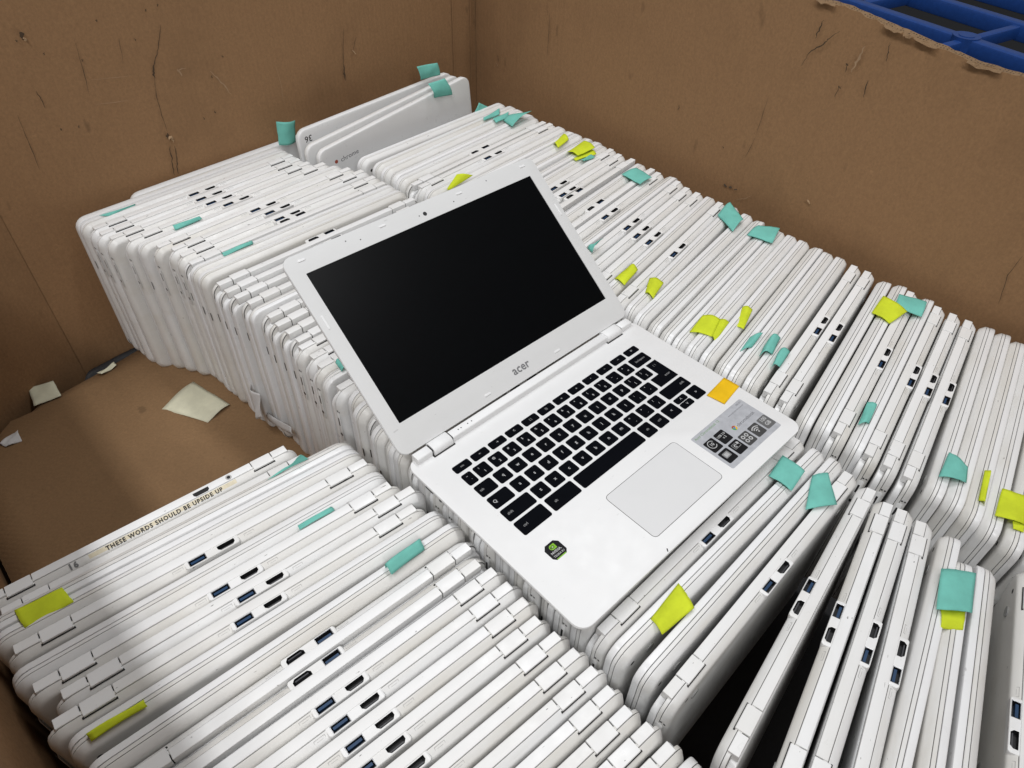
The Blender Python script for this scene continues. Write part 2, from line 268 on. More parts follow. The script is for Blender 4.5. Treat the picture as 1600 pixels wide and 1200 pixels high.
def cardboard(name, col, edge_bump=0.18, blotch=0.5):
    m, nt, n, l, b = nodes_of(name)
    tc = n.new('ShaderNodeTexCoord')
    def st(s):
        x = n.new('ShaderNodeVectorMath'); x.operation = 'MULTIPLY'; x.inputs[1].default_value = s
        l.new(tc.outputs['Object'], x.inputs[0]); return x.outputs[0]
    fib = noise(n, l, st((330, 330, 260)), 1.0, 5, 0.75)
    streak = noise(n, l, st((70, 70, 5)), 1.0, 4, 0.6)
    blot = noise(n, l, st((6, 6, 5)), 1.0, 6, 0.65)
    dark = tuple(x * 0.62 for x in col)
    lite = tuple(x * 1.17 for x in col)
    c = mixc(n, l, ramp(n, l, fib, 0.25, 0.75), tuple(x * 0.81 for x in col), lite)
    c = mixc(n, l, ramp(n, l, streak, 0.52, 0.80, 0, 0.08), c, dark)
    c = mixc(n, l, ramp(n, l, blot, 0.50, 0.78, 0, blotch), c, dark)
    mk = noise(n, l, st((38, 38, 14)), 1.0, 3, 0.5)
    c = mixc(n, l, ramp(n, l, mk, 0.70, 0.76, 0, 0.45), c, tuple(x * 0.4 for x in col))
    mk2 = noise(n, l, st((24, 24, 30)), 1.0, 5, 0.6)
    c = mixc(n, l, ramp(n, l, mk2, 0.70, 0.75, 0, 0.35), c, tuple(min(1, x * 1.7) for x in col))
    l.new(c, b.inputs['Base Color'])
    b.inputs['Roughness'].default_value = 0.82
    b.inputs['Specular IOR Level'].default_value = 0.25
    bp = n.new('ShaderNodeBump'); bp.inputs['Strength'].default_value = edge_bump
    bp.inputs['Distance'].default_value = 0.002
    hs = n.new('ShaderNodeMath'); hs.operation = 'ADD'
    wv = n.new('ShaderNodeTexWave'); wv.bands_direction = 'DIAGONAL'; wv.inputs['Scale'].default_value = 1.0
    wv.inputs['Distortion'].default_value = 1.2; wv.inputs['Detail'].default_value = 1
    l.new(st((70, 70, 0.5)), wv.inputs['Vector'])
    h2 = n.new('ShaderNodeMath'); h2.operation = 'MULTIPLY_ADD'; h2.inputs[1].default_value = 0.35
    l.new(wv.outputs['Fac'], h2.inputs[0]); l.new(streak, h2.inputs[2])
    l.new(h2.outputs[0], hs.inputs[0]); l.new(fib, hs.inputs[1])
    l.new(hs.outputs[0], bp.inputs['Height'])
    l.new(bp.outputs[0], b.inputs['Normal'])
    return m

MT = {}
MT['spine'] = plastic('white_spine_plastic', (0.785, 0.785, 0.782), (0.66, 0.645, 0.61), 0.36, 0.5, 0.9)
MT['shell'] = plastic('white_shell_plastic', (0.735, 0.733, 0.726), (0.58, 0.545, 0.47), 0.40, 0.6, 0.6)
MT['lid'] = plastic('white_lid_plastic', (0.785, 0.786, 0.788), (0.66, 0.65, 0.63), 0.34, 0.35, 0.35)
MT['deck'] = plastic('white_deck_plastic', (0.765, 0.765, 0.763), (0.73, 0.728, 0.722), 0.45, 0.15, 0.10)
MT['bezel'] = plastic('matte_bezel_plastic', (0.64, 0.64, 0.635), (0.57, 0.565, 0.55), 0.55, 0.3, 0.25, 0.08)
MT['pad'] = plastic('touchpad_plastic', (0.665, 0.665, 0.665), (0.65, 0.65, 0.65), 0.42, 0.08, 0.0)
MT['gap'] = flat('shadow_gap', (0.022, 0.0215, 0.021), 0.8)
MT['seam'] = flat('grey_seam', (0.12, 0.118, 0.115), 0.8)
MT['mark'] = flat('embossed_mark', (0.46, 0.455, 0.44), 0.6)
MT['port_dark'] = flat('port_black', (0.012, 0.012, 0.013), 0.45)
MT['port_grey'] = flat('port_tongue', (0.05, 0.05, 0.055), 0.4)
MT['port_metal'] = flat('port_metal', (0.30, 0.30, 0.31), 0.35, 0.9)
MT['usb_blue'] = flat('usb_blue', (0.012, 0.045, 0.11), 0.35)
MT['foot'] = flat('grey_rubber', (0.33, 0.33, 0.32), 0.7)
MT['key'] = flat('key_black', (0.0025, 0.003, 0.0048), 0.6, spec=0.03)
MT['legend'] = flat('legend_white', (0.45, 0.45, 0.45), 0.6)
MT['legend_dim'] = flat('legend_grey', (0.22, 0.22, 0.22), 0.6)
MT['screen'] = flat('screen_black', (0.0012, 0.0014, 0.0018), 0.30, spec=0.11)
MT['logo'] = flat('logo_grey', (0.26, 0.26, 0.265), 0.3, 0.4)
MT['silver'] = flat('silver_sticker', (0.50, 0.51, 0.54), 0.38, 0.25)
MT['tile'] = flat('tile_black', (0.008, 0.008, 0.009), 0.5, spec=.15)
MT['tile2'] = flat('tile_charcoal', (0.05, 0.05, 0.05), 0.45)
MT['tile3'] = flat('tile_grey', (0.12, 0.12, 0.12), 0.45)
MT['green'] = flat('emblem_green', (0.22, 0.48, 0.02), 0.5)
MT['text_green'] = flat('text_green', (0.16, 0.30, 0.12), 0.5)
MT['text_grey'] = flat('text_grey', (0.10, 0.10, 0.11), 0.5)
MT['red'] = flat('disc_red', (0.36, 0.07, 0.04), 0.5)
MT['ygold'] = flat('disc_yellow', (0.75, 0.45, 0.02), 0.5)
MT['cgreen'] = flat('disc_green', (0.05, 0.32, 0.08), 0.5)
MT['cblue'] = flat('disc_blue', (0.05, 0.15, 0.5), 0.5)
MT['ink'] = flat('black_ink', (0.02, 0.02, 0.022), 0.7)
MT['greyink'] = flat('worn_grey_ink', (0.20, 0.20, 0.20), 0.7)
MT['tape'] = flat('cream_label', (0.70, 0.63, 0.47), 0.55)
MT['teal'] = paper('teal_paper', (0.235, 0.66, 0.57))
MT['yellow'] = paper('yellow_paper', (0.78, 0.88, 0.045))
MT['orange'] = paper('orange_paper', (0.90, 0.55, 0.012), 0.1)
MT['cream'] = paper('cream_paper', (0.72, 0.70, 0.53), 0.1)
MT['white_paper'] = paper('white_paper', (0.75, 0.74, 0.73), 0.2)
MT['card'] = cardboard('brown_cardboard', (0.278, 0.158, 0.077))
MT['card2'] = cardboard('brown_cardboard_sheet', (0.215, 0.127, 0.062), blotch=0.35)
MT['card_edge'] = cardboard('torn_cardboard_edge', (0.24, 0.15, 0.08), edge_bump=1.0, blotch=0.6)
MT['card_dark'] = flat('cardboard_slit', (0.07, 0.042, 0.022), 0.9)
MT['card_pale'] = flat('cardboard_flap', (0.38, 0.25, 0.14), 0.9)
MT['card_scuff'] = flat('cardboard_scuff', (0.34, 0.22, 0.125), 0.9)
MT['card_smudge'] = flat('cardboard_smudge', (0.09, 0.065, 0.045), 0.9)
MT['blue'] = flat('blue_pallet_plastic', (0.012, 0.05, 0.21), 0.33)
MT['concrete'] = flat('dark_concrete', (0.03, 0.03, 0.032), 0.9)

# ------------------------------------------------------------------ mesh helpers (all in millimetres)
def rr(x0, x1, z0, z1, r, n=4):
    out = []
    for cx, cz, a0 in ((x1 - r, z1 - r, 0), (x0 + r, z1 - r, 90), (x0 + r, z0 + r, 180), (x1 - r, z0 + r, 270)):
        for k in range(n + 1):
            a = math.radians(a0 + 90 * k / n)
            out.append((cx + r * math.cos(a), cz + r * math.sin(a)))
    return out

class MB:
    def __init__(s):
        s.v, s.f, s.mi = [], [], []
    def add(s, vs_, fs, mi=0):
        o = len(s.v)
        s.v += [tuple(p) for p in vs_]
        s.f += [tuple(i + o for i in q) for q in fs]
        s.mi += [mi] * len(fs)
    def loft(s, rings, cap0=True, cap1=True, mi=0, special=()):
        n = len(rings[0]); base_f = len(s.f)
        vs_ = [p for r_ in rings for p in r_]
        fs = []
        for k in range(len(rings) - 1):
            for i in range(n):
                j = (i + 1) % n
                fs.append((k * n + i, k * n + j, (k + 1) * n + j, (k + 1) * n + i))
        if cap0:
            fs.append(tuple(range(n - 1, -1, -1)))
        if cap1:
            fs.append(tuple((len(rings) - 1) * n + i for i in range(n)))
        s.add(vs_, fs, mi)
        for k in special:
            for i in range(n): s.mi[base_f + k * n + i] = 1
    def box(s, x0, x1, y0, y1, z0, z1, b=0.0, mi=0):
        if b <= 0:
            s.add([(x, y, z) for z in (z0, z1) for y in (y0, y1) for x in (x0, x1)],
                  [(0, 2, 3, 1), (4, 5, 7, 6), (0, 1, 5, 4), (2, 6, 7, 3), (0, 4, 6, 2), (1, 3, 7, 5)], mi)
        else:
            ring = lambda i, z: [(x, y, z) for x, y in rr(x0 + i, x1 - i, y0 + i, y1 - i, max(b - i, 0.02), 2)]
            s.loft([ring(b * 0.7, z0), ring(0.25 * b, z0 + 0.25 * b), ring(0, z0 + b), ring(0, z1 - b),
                    ring(0.25 * b, z1 - 0.25 * b), ring(b * 0.7, z1)], mi=mi)
    def disc(s, c, r, axis, h, n=14, mi=0):
        # short cylinder starting at c along axis
        a = Vector(axis).normalized()
        u = a.orthogonal().normalized(); w = a.cross(u)
        c = Vector(c)
        r0 = [c + (u * math.cos(t) + w * math.sin(t)) * r for t in [2 * math.pi * i / n for i in range(n)]]
        s.loft([r0, [p + a * h for p in r0]], mi=mi)
    def mesh(s, name, mats, smooth=35, scale=MM):
        me = bpy.data.meshes.new(name)
        me.from_pydata([(x * scale, y * scale, z * scale) for x, y, z in s.v], [], s.f)
        for m in (mats if isinstance(mats, (list, tuple)) else [mats]):
            me.materials.append(m)
        me.polygons.foreach_set('material_index', s.mi)
        bm = bmesh.new(); bm.from_mesh(me)
        bmesh.ops.recalc_face_normals(bm, faces=bm.faces)
        bm.to_mesh(me); bm.free()
        if smooth:
            me.polygons.foreach_set('use_smooth', [True] * len(me.polygons))
            me.set_sharp_from_angle(angle=math.radians(smooth))
        me.update()
        return me

def link(name, data, parent=None, loc=None, rot=None, scale=None):
    o = bpy.data.objects.new(name, data)
    COL.objects.link(o)
    if parent is not None:
        o.parent = parent
    if loc is not None:
        o.location = [c * MM for c in loc]
    if rot is not None:
        o.rotation_euler = rot
    if scale is not None:
        o.scale = scale
    return o

def tag(o, label, cat, group=None, kind=None):
    if label: o['label'] = label
    if cat: o['category'] = cat
    if group: o['group'] = group
    if kind: o['kind'] = kind
    return o

_tc = {}
def text_mesh(txt, size, mat, bold=0.0, align='CENTER', space=1.0):
    key = (txt, size, mat.name, bold, align, space)
    if key in _tc:
        return _tc[key]
    cu = bpy.data.curves.new('text', 'FONT')
    cu.body = txt
    cu.size = size * MM
    cu.align_x = align
    cu.align_y = 'CENTER'
    cu.offset = bold * size * MM
    cu.space_character = space
    cu.resolution_u = 2
    ob = bpy.data.objects.new('text', cu)
    COL.objects.link(ob)
    dg = bpy.context.evaluated_depsgraph_get()
    me = bpy.data.meshes.new_from_object(ob.evaluated_get(dg))
    bpy.data.objects.remove(ob)
    bpy.data.curves.remove(cu)
    me.materials.clear()
    me.materials.append(mat)
    _tc[key] = me
    return me

# ------------------------------------------------------------------ closed laptop meshes
HX, D = 163.5, 226.0        # half width, depth (front edge z=0, hinge edge z=D); lid +y, base -y

def shell(profile, z0, z1, r, special=()):
    b = MB()
    rings = []
    for y, i in profile:
        rings.append([(x, y, z) for x, z in rr(-HX + i, HX - i, z0 + i, z1 - i, max(r - i * 0.55, 2.0), 5)])
    b.loft(rings, special=special)
    return b

BASE_PROFILE = ((2.3, 1.3), (1.85, 1.2), (1.84, 0.4), (1.5, 0.0), (-1.3, 0.0), (-1.31, 0.8), (-1.94, 0.8), (-1.95, 0.05), (-2.6, 0.15), (-6.9, 3.2),
                (-8.0, 4.4), (-8.5, 6.0), (-8.6, 9.0))
LID_PROFILE = ((2.3, 0.4), (2.6, 0.0), (2.9, 0.0), (7.0, 0.0), (7.9, 0.35), (8.4, 1.2), (8.6, 2.6), (8.65, 4.5))

base_mb = shell(BASE_PROFILE, 0, D, 16, (0, 1, 5))
base_plain = base_mb.mesh('laptop_base_plain', [MT['shell'], MT['seam']], 28)
lid_me = shell(LID_PROFILE, 0, D - 8.5, 15).mesh('laptop_lid', MT['lid'], 30)

def cut(me, cutter_mb):
    a = bpy.data.objects.new('a', me); COL.objects.link(a)
    c = bpy.data.objects.new('c', cutter_mb.mesh('cutter', MT['shell'], 0)); COL.objects.link(c)
    md = a.modifiers.new('cut', 'BOOLEAN'); md.object = c; md.operation = 'DIFFERENCE'; md.solver = 'EXACT'
    dg = bpy.context.evaluated_depsgraph_get()
    out = bpy.data.meshes.new_from_object(a.evaluated_get(dg))
    bpy.data.objects.remove(a); bpy.data.objects.remove(c)
    out.set_sharp_from_angle(angle=math.radians(28))
    return out

# ports sit in a small raised bezel that fills the bevel of the bottom cover
UX = (-21.6, -6.6)      # usb opening in x
HXX = (3.0, 19.4)       # hdmi opening in x
PY = (-8.2, -1.7)       # both in y
port_cut = MB()
port_cut.box(UX[0], UX[1], PY[0], PY[1], D - 6.5, D + 5)
port_cut.box(HXX[0], HXX[1], PY[0], PY[1], D - 6.5, D + 5)
base_ports = cut(base_plain.copy(), port_cut)
bz = MB()
prof = [(-1.2, D - 8), (-1.2, D + 0.35), (-8.6, D + 0.2), (-9.0, D - 0.4), (-9.0, D - 4), (-8.7, D - 9)]
rings = []
for x, sh in ((-25.4, 6.2), (-24.6, 1.6), (-23.6, 0.3), (-23.0, 0.0), (20.9, 0.0), (21.5, 0.3), (22.5, 1.6), (23.3, 6.2)):
    rings.append([(x, min(y + sh * 0.9, -1.2) if k > 1 else y, z - (sh * 0.35 if k else 0)) for k, (y, z) in enumerate(prof)])
bz.loft(rings)
bezel_me = cut(bz.mesh('port_bezel', MT['spine'], 30), port_cut)

def open_box(b, loop, ztop, depth, mi):
    n = len(loop)
    vs_ = [(x, y, ztop) for x, y in loop] + [(x, y, ztop - depth) for x, y in loop]
    fs = [(i, i + n, (i + 1) % n + n, (i + 1) % n) for i in range(n)] + [tuple(range(n, 2 * n))]
    b.add(vs_, fs, mi)
def port_mesh(name, loop, inner, mats, tongue):
    b = MB()
    n = len(loop)
    zt_ = D + 0.22
    vs_ = [(x, y, zt_) for x, y in loop] + [(x, y, zt_ - 0.1) for x, y in inner]
    b.add(vs_, [(i, (i + 1) % n, (i + 1) % n + n, i + n) for i in range(n)], 0)
    open_box(b, inner, zt_ - 0.1, 5.6, 1)
    b.box(*tongue, D - 5.6, D - 1.3, mi=2)
    me = bpy.data.meshes.new(name)
    me.from_pydata([(x * MM, y * MM, z * MM) for x, y, z in b.v], [], b.f)
    for m in mats: me.materials.append(m)
    me.polygons.foreach_set('material_index', b.mi)
    return me
def rect(x0, x1, y0, y1):
    return [(x0, y0), (x1, y0), (x1, y1), (x0, y1)]
def hexa(x0, x1, y0, y1, c):
    return [(x0 + c, y0), (x1 - c, y0), (x1, y0 + c), (x1, y1), (x0, y1), (x0, y0 + c)]
usb_me = port_mesh('usb_port', rect(UX[0], UX[1], *PY), rect(UX[0] + .6, UX[1] - .6, PY[0] + .5, PY[1] - .5),
                   [MT['port_metal'], MT['port_dark'], MT['usb_blue']], (UX[0] + 1.7, UX[1] - 1.7, PY[1] - 3.5, PY[1] - 1.3))
hdmi_me = port_mesh('hdmi_port', hexa(HXX[0], HXX[1], *PY, .02), hexa(HXX[0] + .6, HXX[1] - .6, PY[0] + .5, PY[1] - .5, 2.2),
                    [MT['spine'], MT['port_dark'], MT['port_grey']], (HXX[0] + 2.6, HXX[1] - 2.6, PY[0] + 1.6, PY[0] + 2.6))

def ridge(x0, x1, y0, y1, z0, z1, b):
    # bar along x with small rounded long edges and crisp ends
    m = MB()
    pr = rr(y0, y1, z0, z1, b, 3)
    cy, cz = (y0 + y1) / 2, (z0 + z1) / 2
    shr = [(y + (0.3 if y < cy else -0.3), z + (0.3 if z < cz else -0.3)) for y, z in pr]
    m.loft([[(x0, y, z) for y, z in shr], [(x0 + .3, y, z) for y, z in pr], [(x1 - .3, y, z) for y, z in pr], [(x1, y, z) for y, z in shr]])
    return m
spine_me = ridge(-112.2, 112.2, -1.45, 7.4, D - 8.2, D + 1.0, 0.7).mesh('spine', MT['spine'], 25)
hinge_mb = ridge(-11.3, 11.3, -4.3, 7.7, D - 8.0, D + 1.15, 0.9)
hinge_me = hinge_mb.mesh('hinge_cover', [MT['spine'], MT['gap']], 25)
hgap = MB(); hgap.box(-12.5, 12.5, -5.0, 6.6, D - 7, D - 0.75)  # dark box puts the shade of the hinge gaps into colour
hgap_me = hgap.mesh('hinge_gap_shade', MT['gap'], 0)
eb = ridge(-8.6, 8.6, -1.45, 7.4, D - 8.2, D + 1.0, 0.7)
block_me = eb.mesh('end_block', MT['spine'], 25)
fm = MB(); fm.disc((0, 0, 0), 5.0, (0, -1, 0), 1.0, 16); foot_me = fm.mesh('rubber_foot', MT['foot'], 30)
fm = MB(); fm.disc((0, 0, 0), 2.4, (0, -1, 0), 0.12, 12); screw_me = fm.mesh('screw', MT['gap'], 0)
# sockets on the short sides (slot + round jack)
sm = MB(); sm.disc((0, 0, 0), 2.2, (-1, 0, 0), 0.2, 14); jack_me = sm.mesh('audio_jack', MT['port_dark'], 0)
sm = MB(); sm.box(-0.2, 0, -1.0, 1.0, -6, 6); slot_me = sm.mesh('side_slot', MT['port_dark'], 0)
sm = MB(); sm.disc((0, 0, 0), 1.0, (-1, 0, 0), 0.2, 8); vent_me = sm.mesh('vent_hole', MT['gap'], 0)
sm = MB()
sm.loft([[(-0.05, y, z) for y, z in rr(-2.9, 2.9, -21, 21, 2.2, 3)], [(-0.5, y, z) for y, z in rr(-2.5, 2.5, -20, 20, 2, 3)]])
sidebez_me = sm.mesh('side_port_bezel', MT['spine'], 30)

mk = MB()
cs, sn_ = math.cos(0.709), math.sin(0.709)
def slope(x, t, nrm): return (x, -cs * t - sn_ * nrm, -sn_ * t + cs * nrm)
for x0, x1, t0, t1 in ((-4.5, 4.5, -2.2, -1.9), (-4.5, 4.5, 1.9, 2.2), (-4.5, -4.2, -1.9, 1.9), (4.2, 4.5, -1.9, 1.9), (-2.6, 2.6, -.2, .2)):
    q = [slope(x, t, nn) for nn in (0.0, 0.16) for t in (t0, t1) for x in (x0, x1)]
    mk.add(q, [(0, 2, 3, 1), (4, 5, 7, 6), (0, 1, 5, 4), (2, 6, 7, 3), (0, 4, 6, 2), (1, 3, 7, 5)])
mark_me = mk.mesh('port_mark', MT['mark'], 0)
PLAN = {
    'H': [('base', base_ports, (0, 0, 0)), ('lid', lid_me, (0, 0, 0)), ('spine', spine_me, (0, 0, 0)),
          ('hinge_cover', hinge_me, (124.4, 0, 0)), ('hinge_cover', hinge_me, (-124.4, 0, 0)),
          ('hinge_gap_shade', hgap_me, (124.4, 0, 0)), ('hinge_gap_shade', hgap_me, (-124.4, 0, 0)),
          ('end_block', block_me, (145.4, 0, 0)), ('end_block', block_me, (-145.4, 0, 0)),
          ('port_bezel', bezel_me, (0, 0, 0)), ('usb_port', usb_me, (0, 0, 0)), ('hdmi_port', hdmi_me, (0, 0, 0)),
          ('port_mark', mark_me, (32, -4.95, D - 2.0)), ('port_mark', mark_me, (-31, -4.95, D - 2.0)),
          ('rubber_foot', foot_me, (125, -8.55, 200)), ('rubber_foot', foot_me, (-125, -8.55, 200)),
          ('screw', screw_me, (140, -8.5, 212)), ('screw', screw_me, (-140, -8.5, 212)),
          ('side_port_bezel', sidebez_me, (-163.3, -2.6, 178)), ('audio_jack', jack_me, (-163.7, -2.6, 166)),
          ('vent_hole', vent_me, (-163.55, -3.0, 203)), ('vent_hole', vent_me, (-163.4, -6.0, 203)),
          ('side_slot', slot_me, (-163.7, -2.6, 186)), ('side_slot', slot_me, (163.7, -2.6, 176)),
          ],
    'F': [('base', base_plain, (0, 0, 0)), ('lid', lid_me, (0, 0, 0)), ('spine', spine_me, (0, 0, 0)),
          ('rubber_foot', foot_me, (125, -8.55, 22)), ('rubber_foot', foot_me, (-125, -8.55, 22)),
          ('screw', screw_me, (148, -8.6, 18)), ('screw', screw_me, (-148, -8.6, 18)),
          ('side_slot', slot_me, (163.7, -2.6, 60))],
}
ORD = ['zeroth', 'first', 'second', 'third', 'fourth', 'fifth', 'sixth', 'seventh', 'eighth', 'ninth', 'tenth', 'eleventh', 'twelfth',
       'thirteenth', 'fourteenth', 'fifteenth', 'sixteenth', 'seventeenth', 'eighteenth', 'nineteenth']
TENS = {20: 'twenty', 30: 'thirty', 40: 'forty', 50: 'fifty', 60: 'sixty'}
def ordinal(i):
    if i < 20: return ORD[i]
    t, u = i // 10 * 10, i % 10
    return TENS[t][:-1] + 'ieth' if u == 0 else TENS[t] + '-' + ORD[u]

def ztop(y):
    return -15 + 0.03 * (y - 227)

def laptop(kind, x, y, yaw, label, group, z=None, lean=0.0, roll=0.0, scale=None, extra=(), skip=(), swap={}):
    """kind: 'Hn' hinge edge up, base towards the viewer; 'Hf' base away; 'Fn'/'Ff' front edge up."""
    k = kind[0]
    root = link('laptop', None)
    top = ztop(y) if z is None else z
    sz = scale[2] if scale else 1.0
    M = Matrix.Translation(Vector((x, y, top)) * MM) @ Matrix.Rotation(math.radians(yaw), 4, 'Z') \
        @ Matrix.Rotation(math.radians(lean), 4, 'X') @ Matrix.Rotation(math.radians(roll), 4, 'Y')
    if kind == 'Hn':
        M = M @ Matrix.Translation((0, 0, -(D + 1.2) * sz * MM))
    elif kind == 'Hf':
        M = M @ Matrix.Rotation(math.pi, 4, 'Z') @ Matrix.Translation((0, 0, -(D + 1.2) * sz * MM))
    elif kind == 'Fn':
        M = M @ Matrix.Rotation(math.pi, 4, 'Y')
    else:
        M = M @ Matrix.Rotation(math.pi, 4, 'X')
    if scale:
        M = M @ Matrix.Diagonal((*scale, 1))
    root.matrix_world = M
    root.empty_display_size = 0.02
    tag(root, label, 'laptop', group)
    for nm, me, loc in PLAN[k]:
        if nm in skip: continue
        link(nm, swap.get(nm, me), root, loc)
    for nm, me, loc, rot in extra:
        link(nm, me, root, loc, rot)
    return root

EDGE = {'H': 'hinge edge up', 'F': 'plain front edge up'}
def row_label(kind, i, row):
    return f'closed white laptop, {EDGE[kind[0]]}, {ordinal(i)} from the back in the {row} row'


# ------------------------------------------------------------------ setting: warehouse floor, box, sheet
g = MB(); g.box(-9000, 9000, -9000, 9000, -760, -740)
tag(link('floor', g.mesh('floor', MT['concrete'], 0)), None, None, kind='structure')

BZ0 = -640.0
box = tag(link('cardboard_box', None), 'open brown cardboard box holding rows of white laptops', 'box')
def wall_panel(p0, p1, ztops, mat, th=9.0, nx=48, nz=16, wav=3.0, seed=0, ragged=0.0, flip=1):
    """upright sheet from p0 to p1 (plan view); ztops = heights along it; inner face on the plan line."""
    rnd = random.Random(seed)
    p0, p1 = Vector((*p0, 0)), Vector((*p1, 0))
    d = (p1 - p0).normalized(); nrm = Vector((-d.y, d.x, 0)) * flip       # outward
    ph = [rnd.uniform(0, 6.28) for _ in range(6)]
    b = MB(); g0 = []; g1 = []
    for i in range(nx + 1):
        u = i / nx
        t = u * (len(ztops) - 1); k = min(int(t), len(ztops) - 2)
        zt_ = ztops[k] + (ztops[k + 1] - ztops[k]) * (t - k)
        zi = zt_ + (rnd.uniform(-1, 1) * ragged)
        zo = zt_ + (rnd.uniform(-1, 1) * ragged * 0.5) + ragged * 0.6
        for j in range(nz + 1):
            w = j / nz
            env = min(1, 4 * u, 4 * (1 - u))
            off = env * wav * (math.sin(3.1 * u * 3 + ph[0]) * math.sin(2.2 * w * 2 + ph[1]) + 0.6 * math.sin(9 * u + ph[2] + 3 * w)
                               + 0.35 * math.sin(17 * w + ph[3]) * math.sin(13 * u + ph[4]))
            P = p0 + (p1 - p0) * u + nrm * (off + abs(wav) * 1.4)
            g0.append((P.x, P.y, BZ0 + (zi - BZ0) * w))
            Q = P + nrm * th
            g1.append((Q.x, Q.y, BZ0 + (zo - BZ0) * w))
    n = nz + 1
    idx = lambda i, j: i * n + j
    o = len(g0)
    fs, mi = [], []
    for i in range(nx):
        for j in range(nz):
            fs.append((idx(i, j), idx(i + 1, j), idx(i + 1, j + 1), idx(i, j + 1)))
            fs.append((o + idx(i, j), o + idx(i, j + 1), o + idx(i + 1, j + 1), o + idx(i + 1, j)))
    b.add(g0 + g1, fs)
    top = []
    for i in range(nx):
        top.append((idx(i, nz), idx(i + 1, nz), o + idx(i + 1, nz), o + idx(i, nz)))
    b.f += top; b.mi += [1] * nx
    if ragged:
        pm = MB()
        for i in range(nx):
            for f0 in (0.28, 0.70):
                for s0 in (0.1, 0.55):
                    if rnd.random() < 0.25: continue
                    u0, u1 = s0, s0 + rnd.uniform(0.18, 0.34)
                    def at(u, f, up=0.35):
                        a = Vector(g0[idx(i, nz)]).lerp(Vector(g0[idx(i + 1, nz)]), u)
                        c = Vector(g1[idx(i, nz)]).lerp(Vector(g1[idx(i + 1, nz)]), u)
                        return a.lerp(c, f) + Vector((0, 0, up))
                    hw = rnd.uniform(0.06, 0.12)
                    pm.add([tuple(at(u0, f0)), tuple(at((u0 + u1) / 2, f0 - hw)), tuple(at(u1, f0)), tuple(at((u0 + u1) / 2, f0 + hw))], [(0, 1, 2, 3)])
        po = link('flute_pores', pm.mesh('flute_pores', MT['card_dark'], 0), box)
        po['kind'] = 'stuff'
    return link('wall_panel', b.mesh('wall_panel', [mat, MT['card_edge']], 40), box)
A0, A1 = (-148, 884.5), (703, 927.5)
wall_panel(A0, A1, [330, 330], MT['card'], seed=1, wav=1.6)
wall_panel((A1[0] - 6, A1[1]), (695.5, -420), [300, 296, 282, 270, 265, 244, 243, 242, 242], MT['card'], seed=2, ragged=1.3, nx=190, wav=1.2, th=10.5)
wall_panel((-348, 788), A0, [310, 320], MT['card'], seed=3, nx=20, wav=1.0)
wall_panel((-348, -420), (-348, 788), [252, 252], MT['card'], seed=4, wav=1.5)
wall_panel((695.5, -420), (-348, -420), [240, 240], MT['card'], seed=5, wav=1.0)

# torn paper flakes along the ragged top of the right wall
rnd = random.Random(5)
TZ = [300, 296, 282, 270, 265, 244, 243, 242, 242]
def topz(y):
    u = (927.5 - y) / 1347.5 * (len(TZ) - 1); k = max(0, min(int(u), len(TZ) - 2))
    return TZ[k] + (TZ[k + 1] - TZ[k]) * (u - k)
yy = 420.0
while yy > -40:
    L_ = rnd.uniform(10, 44)
    if rnd.random() < 0.45:
        b = MB()
        n_ = 6
        top_, bot_ = [], []
        for i in range(n_ + 1):
            y = yy - L_ * i / n_
            h = rnd.uniform(0.2, 3.2) * (0.35 + 0.65 * math.sin(math.pi * (i + .3) / (n_ + .6)))
            z = topz(y)
            top_.append((697.5 - rnd.uniform(.6, 1.6), y, z + 0.6))
            bot_.append((695.0 - rnd.uniform(.6, 3.6), y, z - h))
        vs_ = top_ + bot_ + [(x + 0.9, y, z) for x, y, z in top_] + [(x + 0.9, y, z) for x, y, z in bot_]
        m_ = n_ + 1
        fs = []
        for i in range(n_):
            fs += [(i, i + 1, m_ + i + 1, m_ + i), (2 * m_ + i, 3 * m_ + i, 3 * m_ + i + 1, 2 * m_ + i + 1),
                   (m_ + i, m_ + i + 1, 3 * m_ + i + 1, 3 * m_ + i), (i, 2 * m_ + i, 2 * m_ + i + 1, i + 1)]
        b.add(vs_, fs)
        link('torn_flake', b.mesh('torn_flake', MT['card_edge'], 0), box)
    yy -= L_ * rnd.uniform(0.8, 1.3)

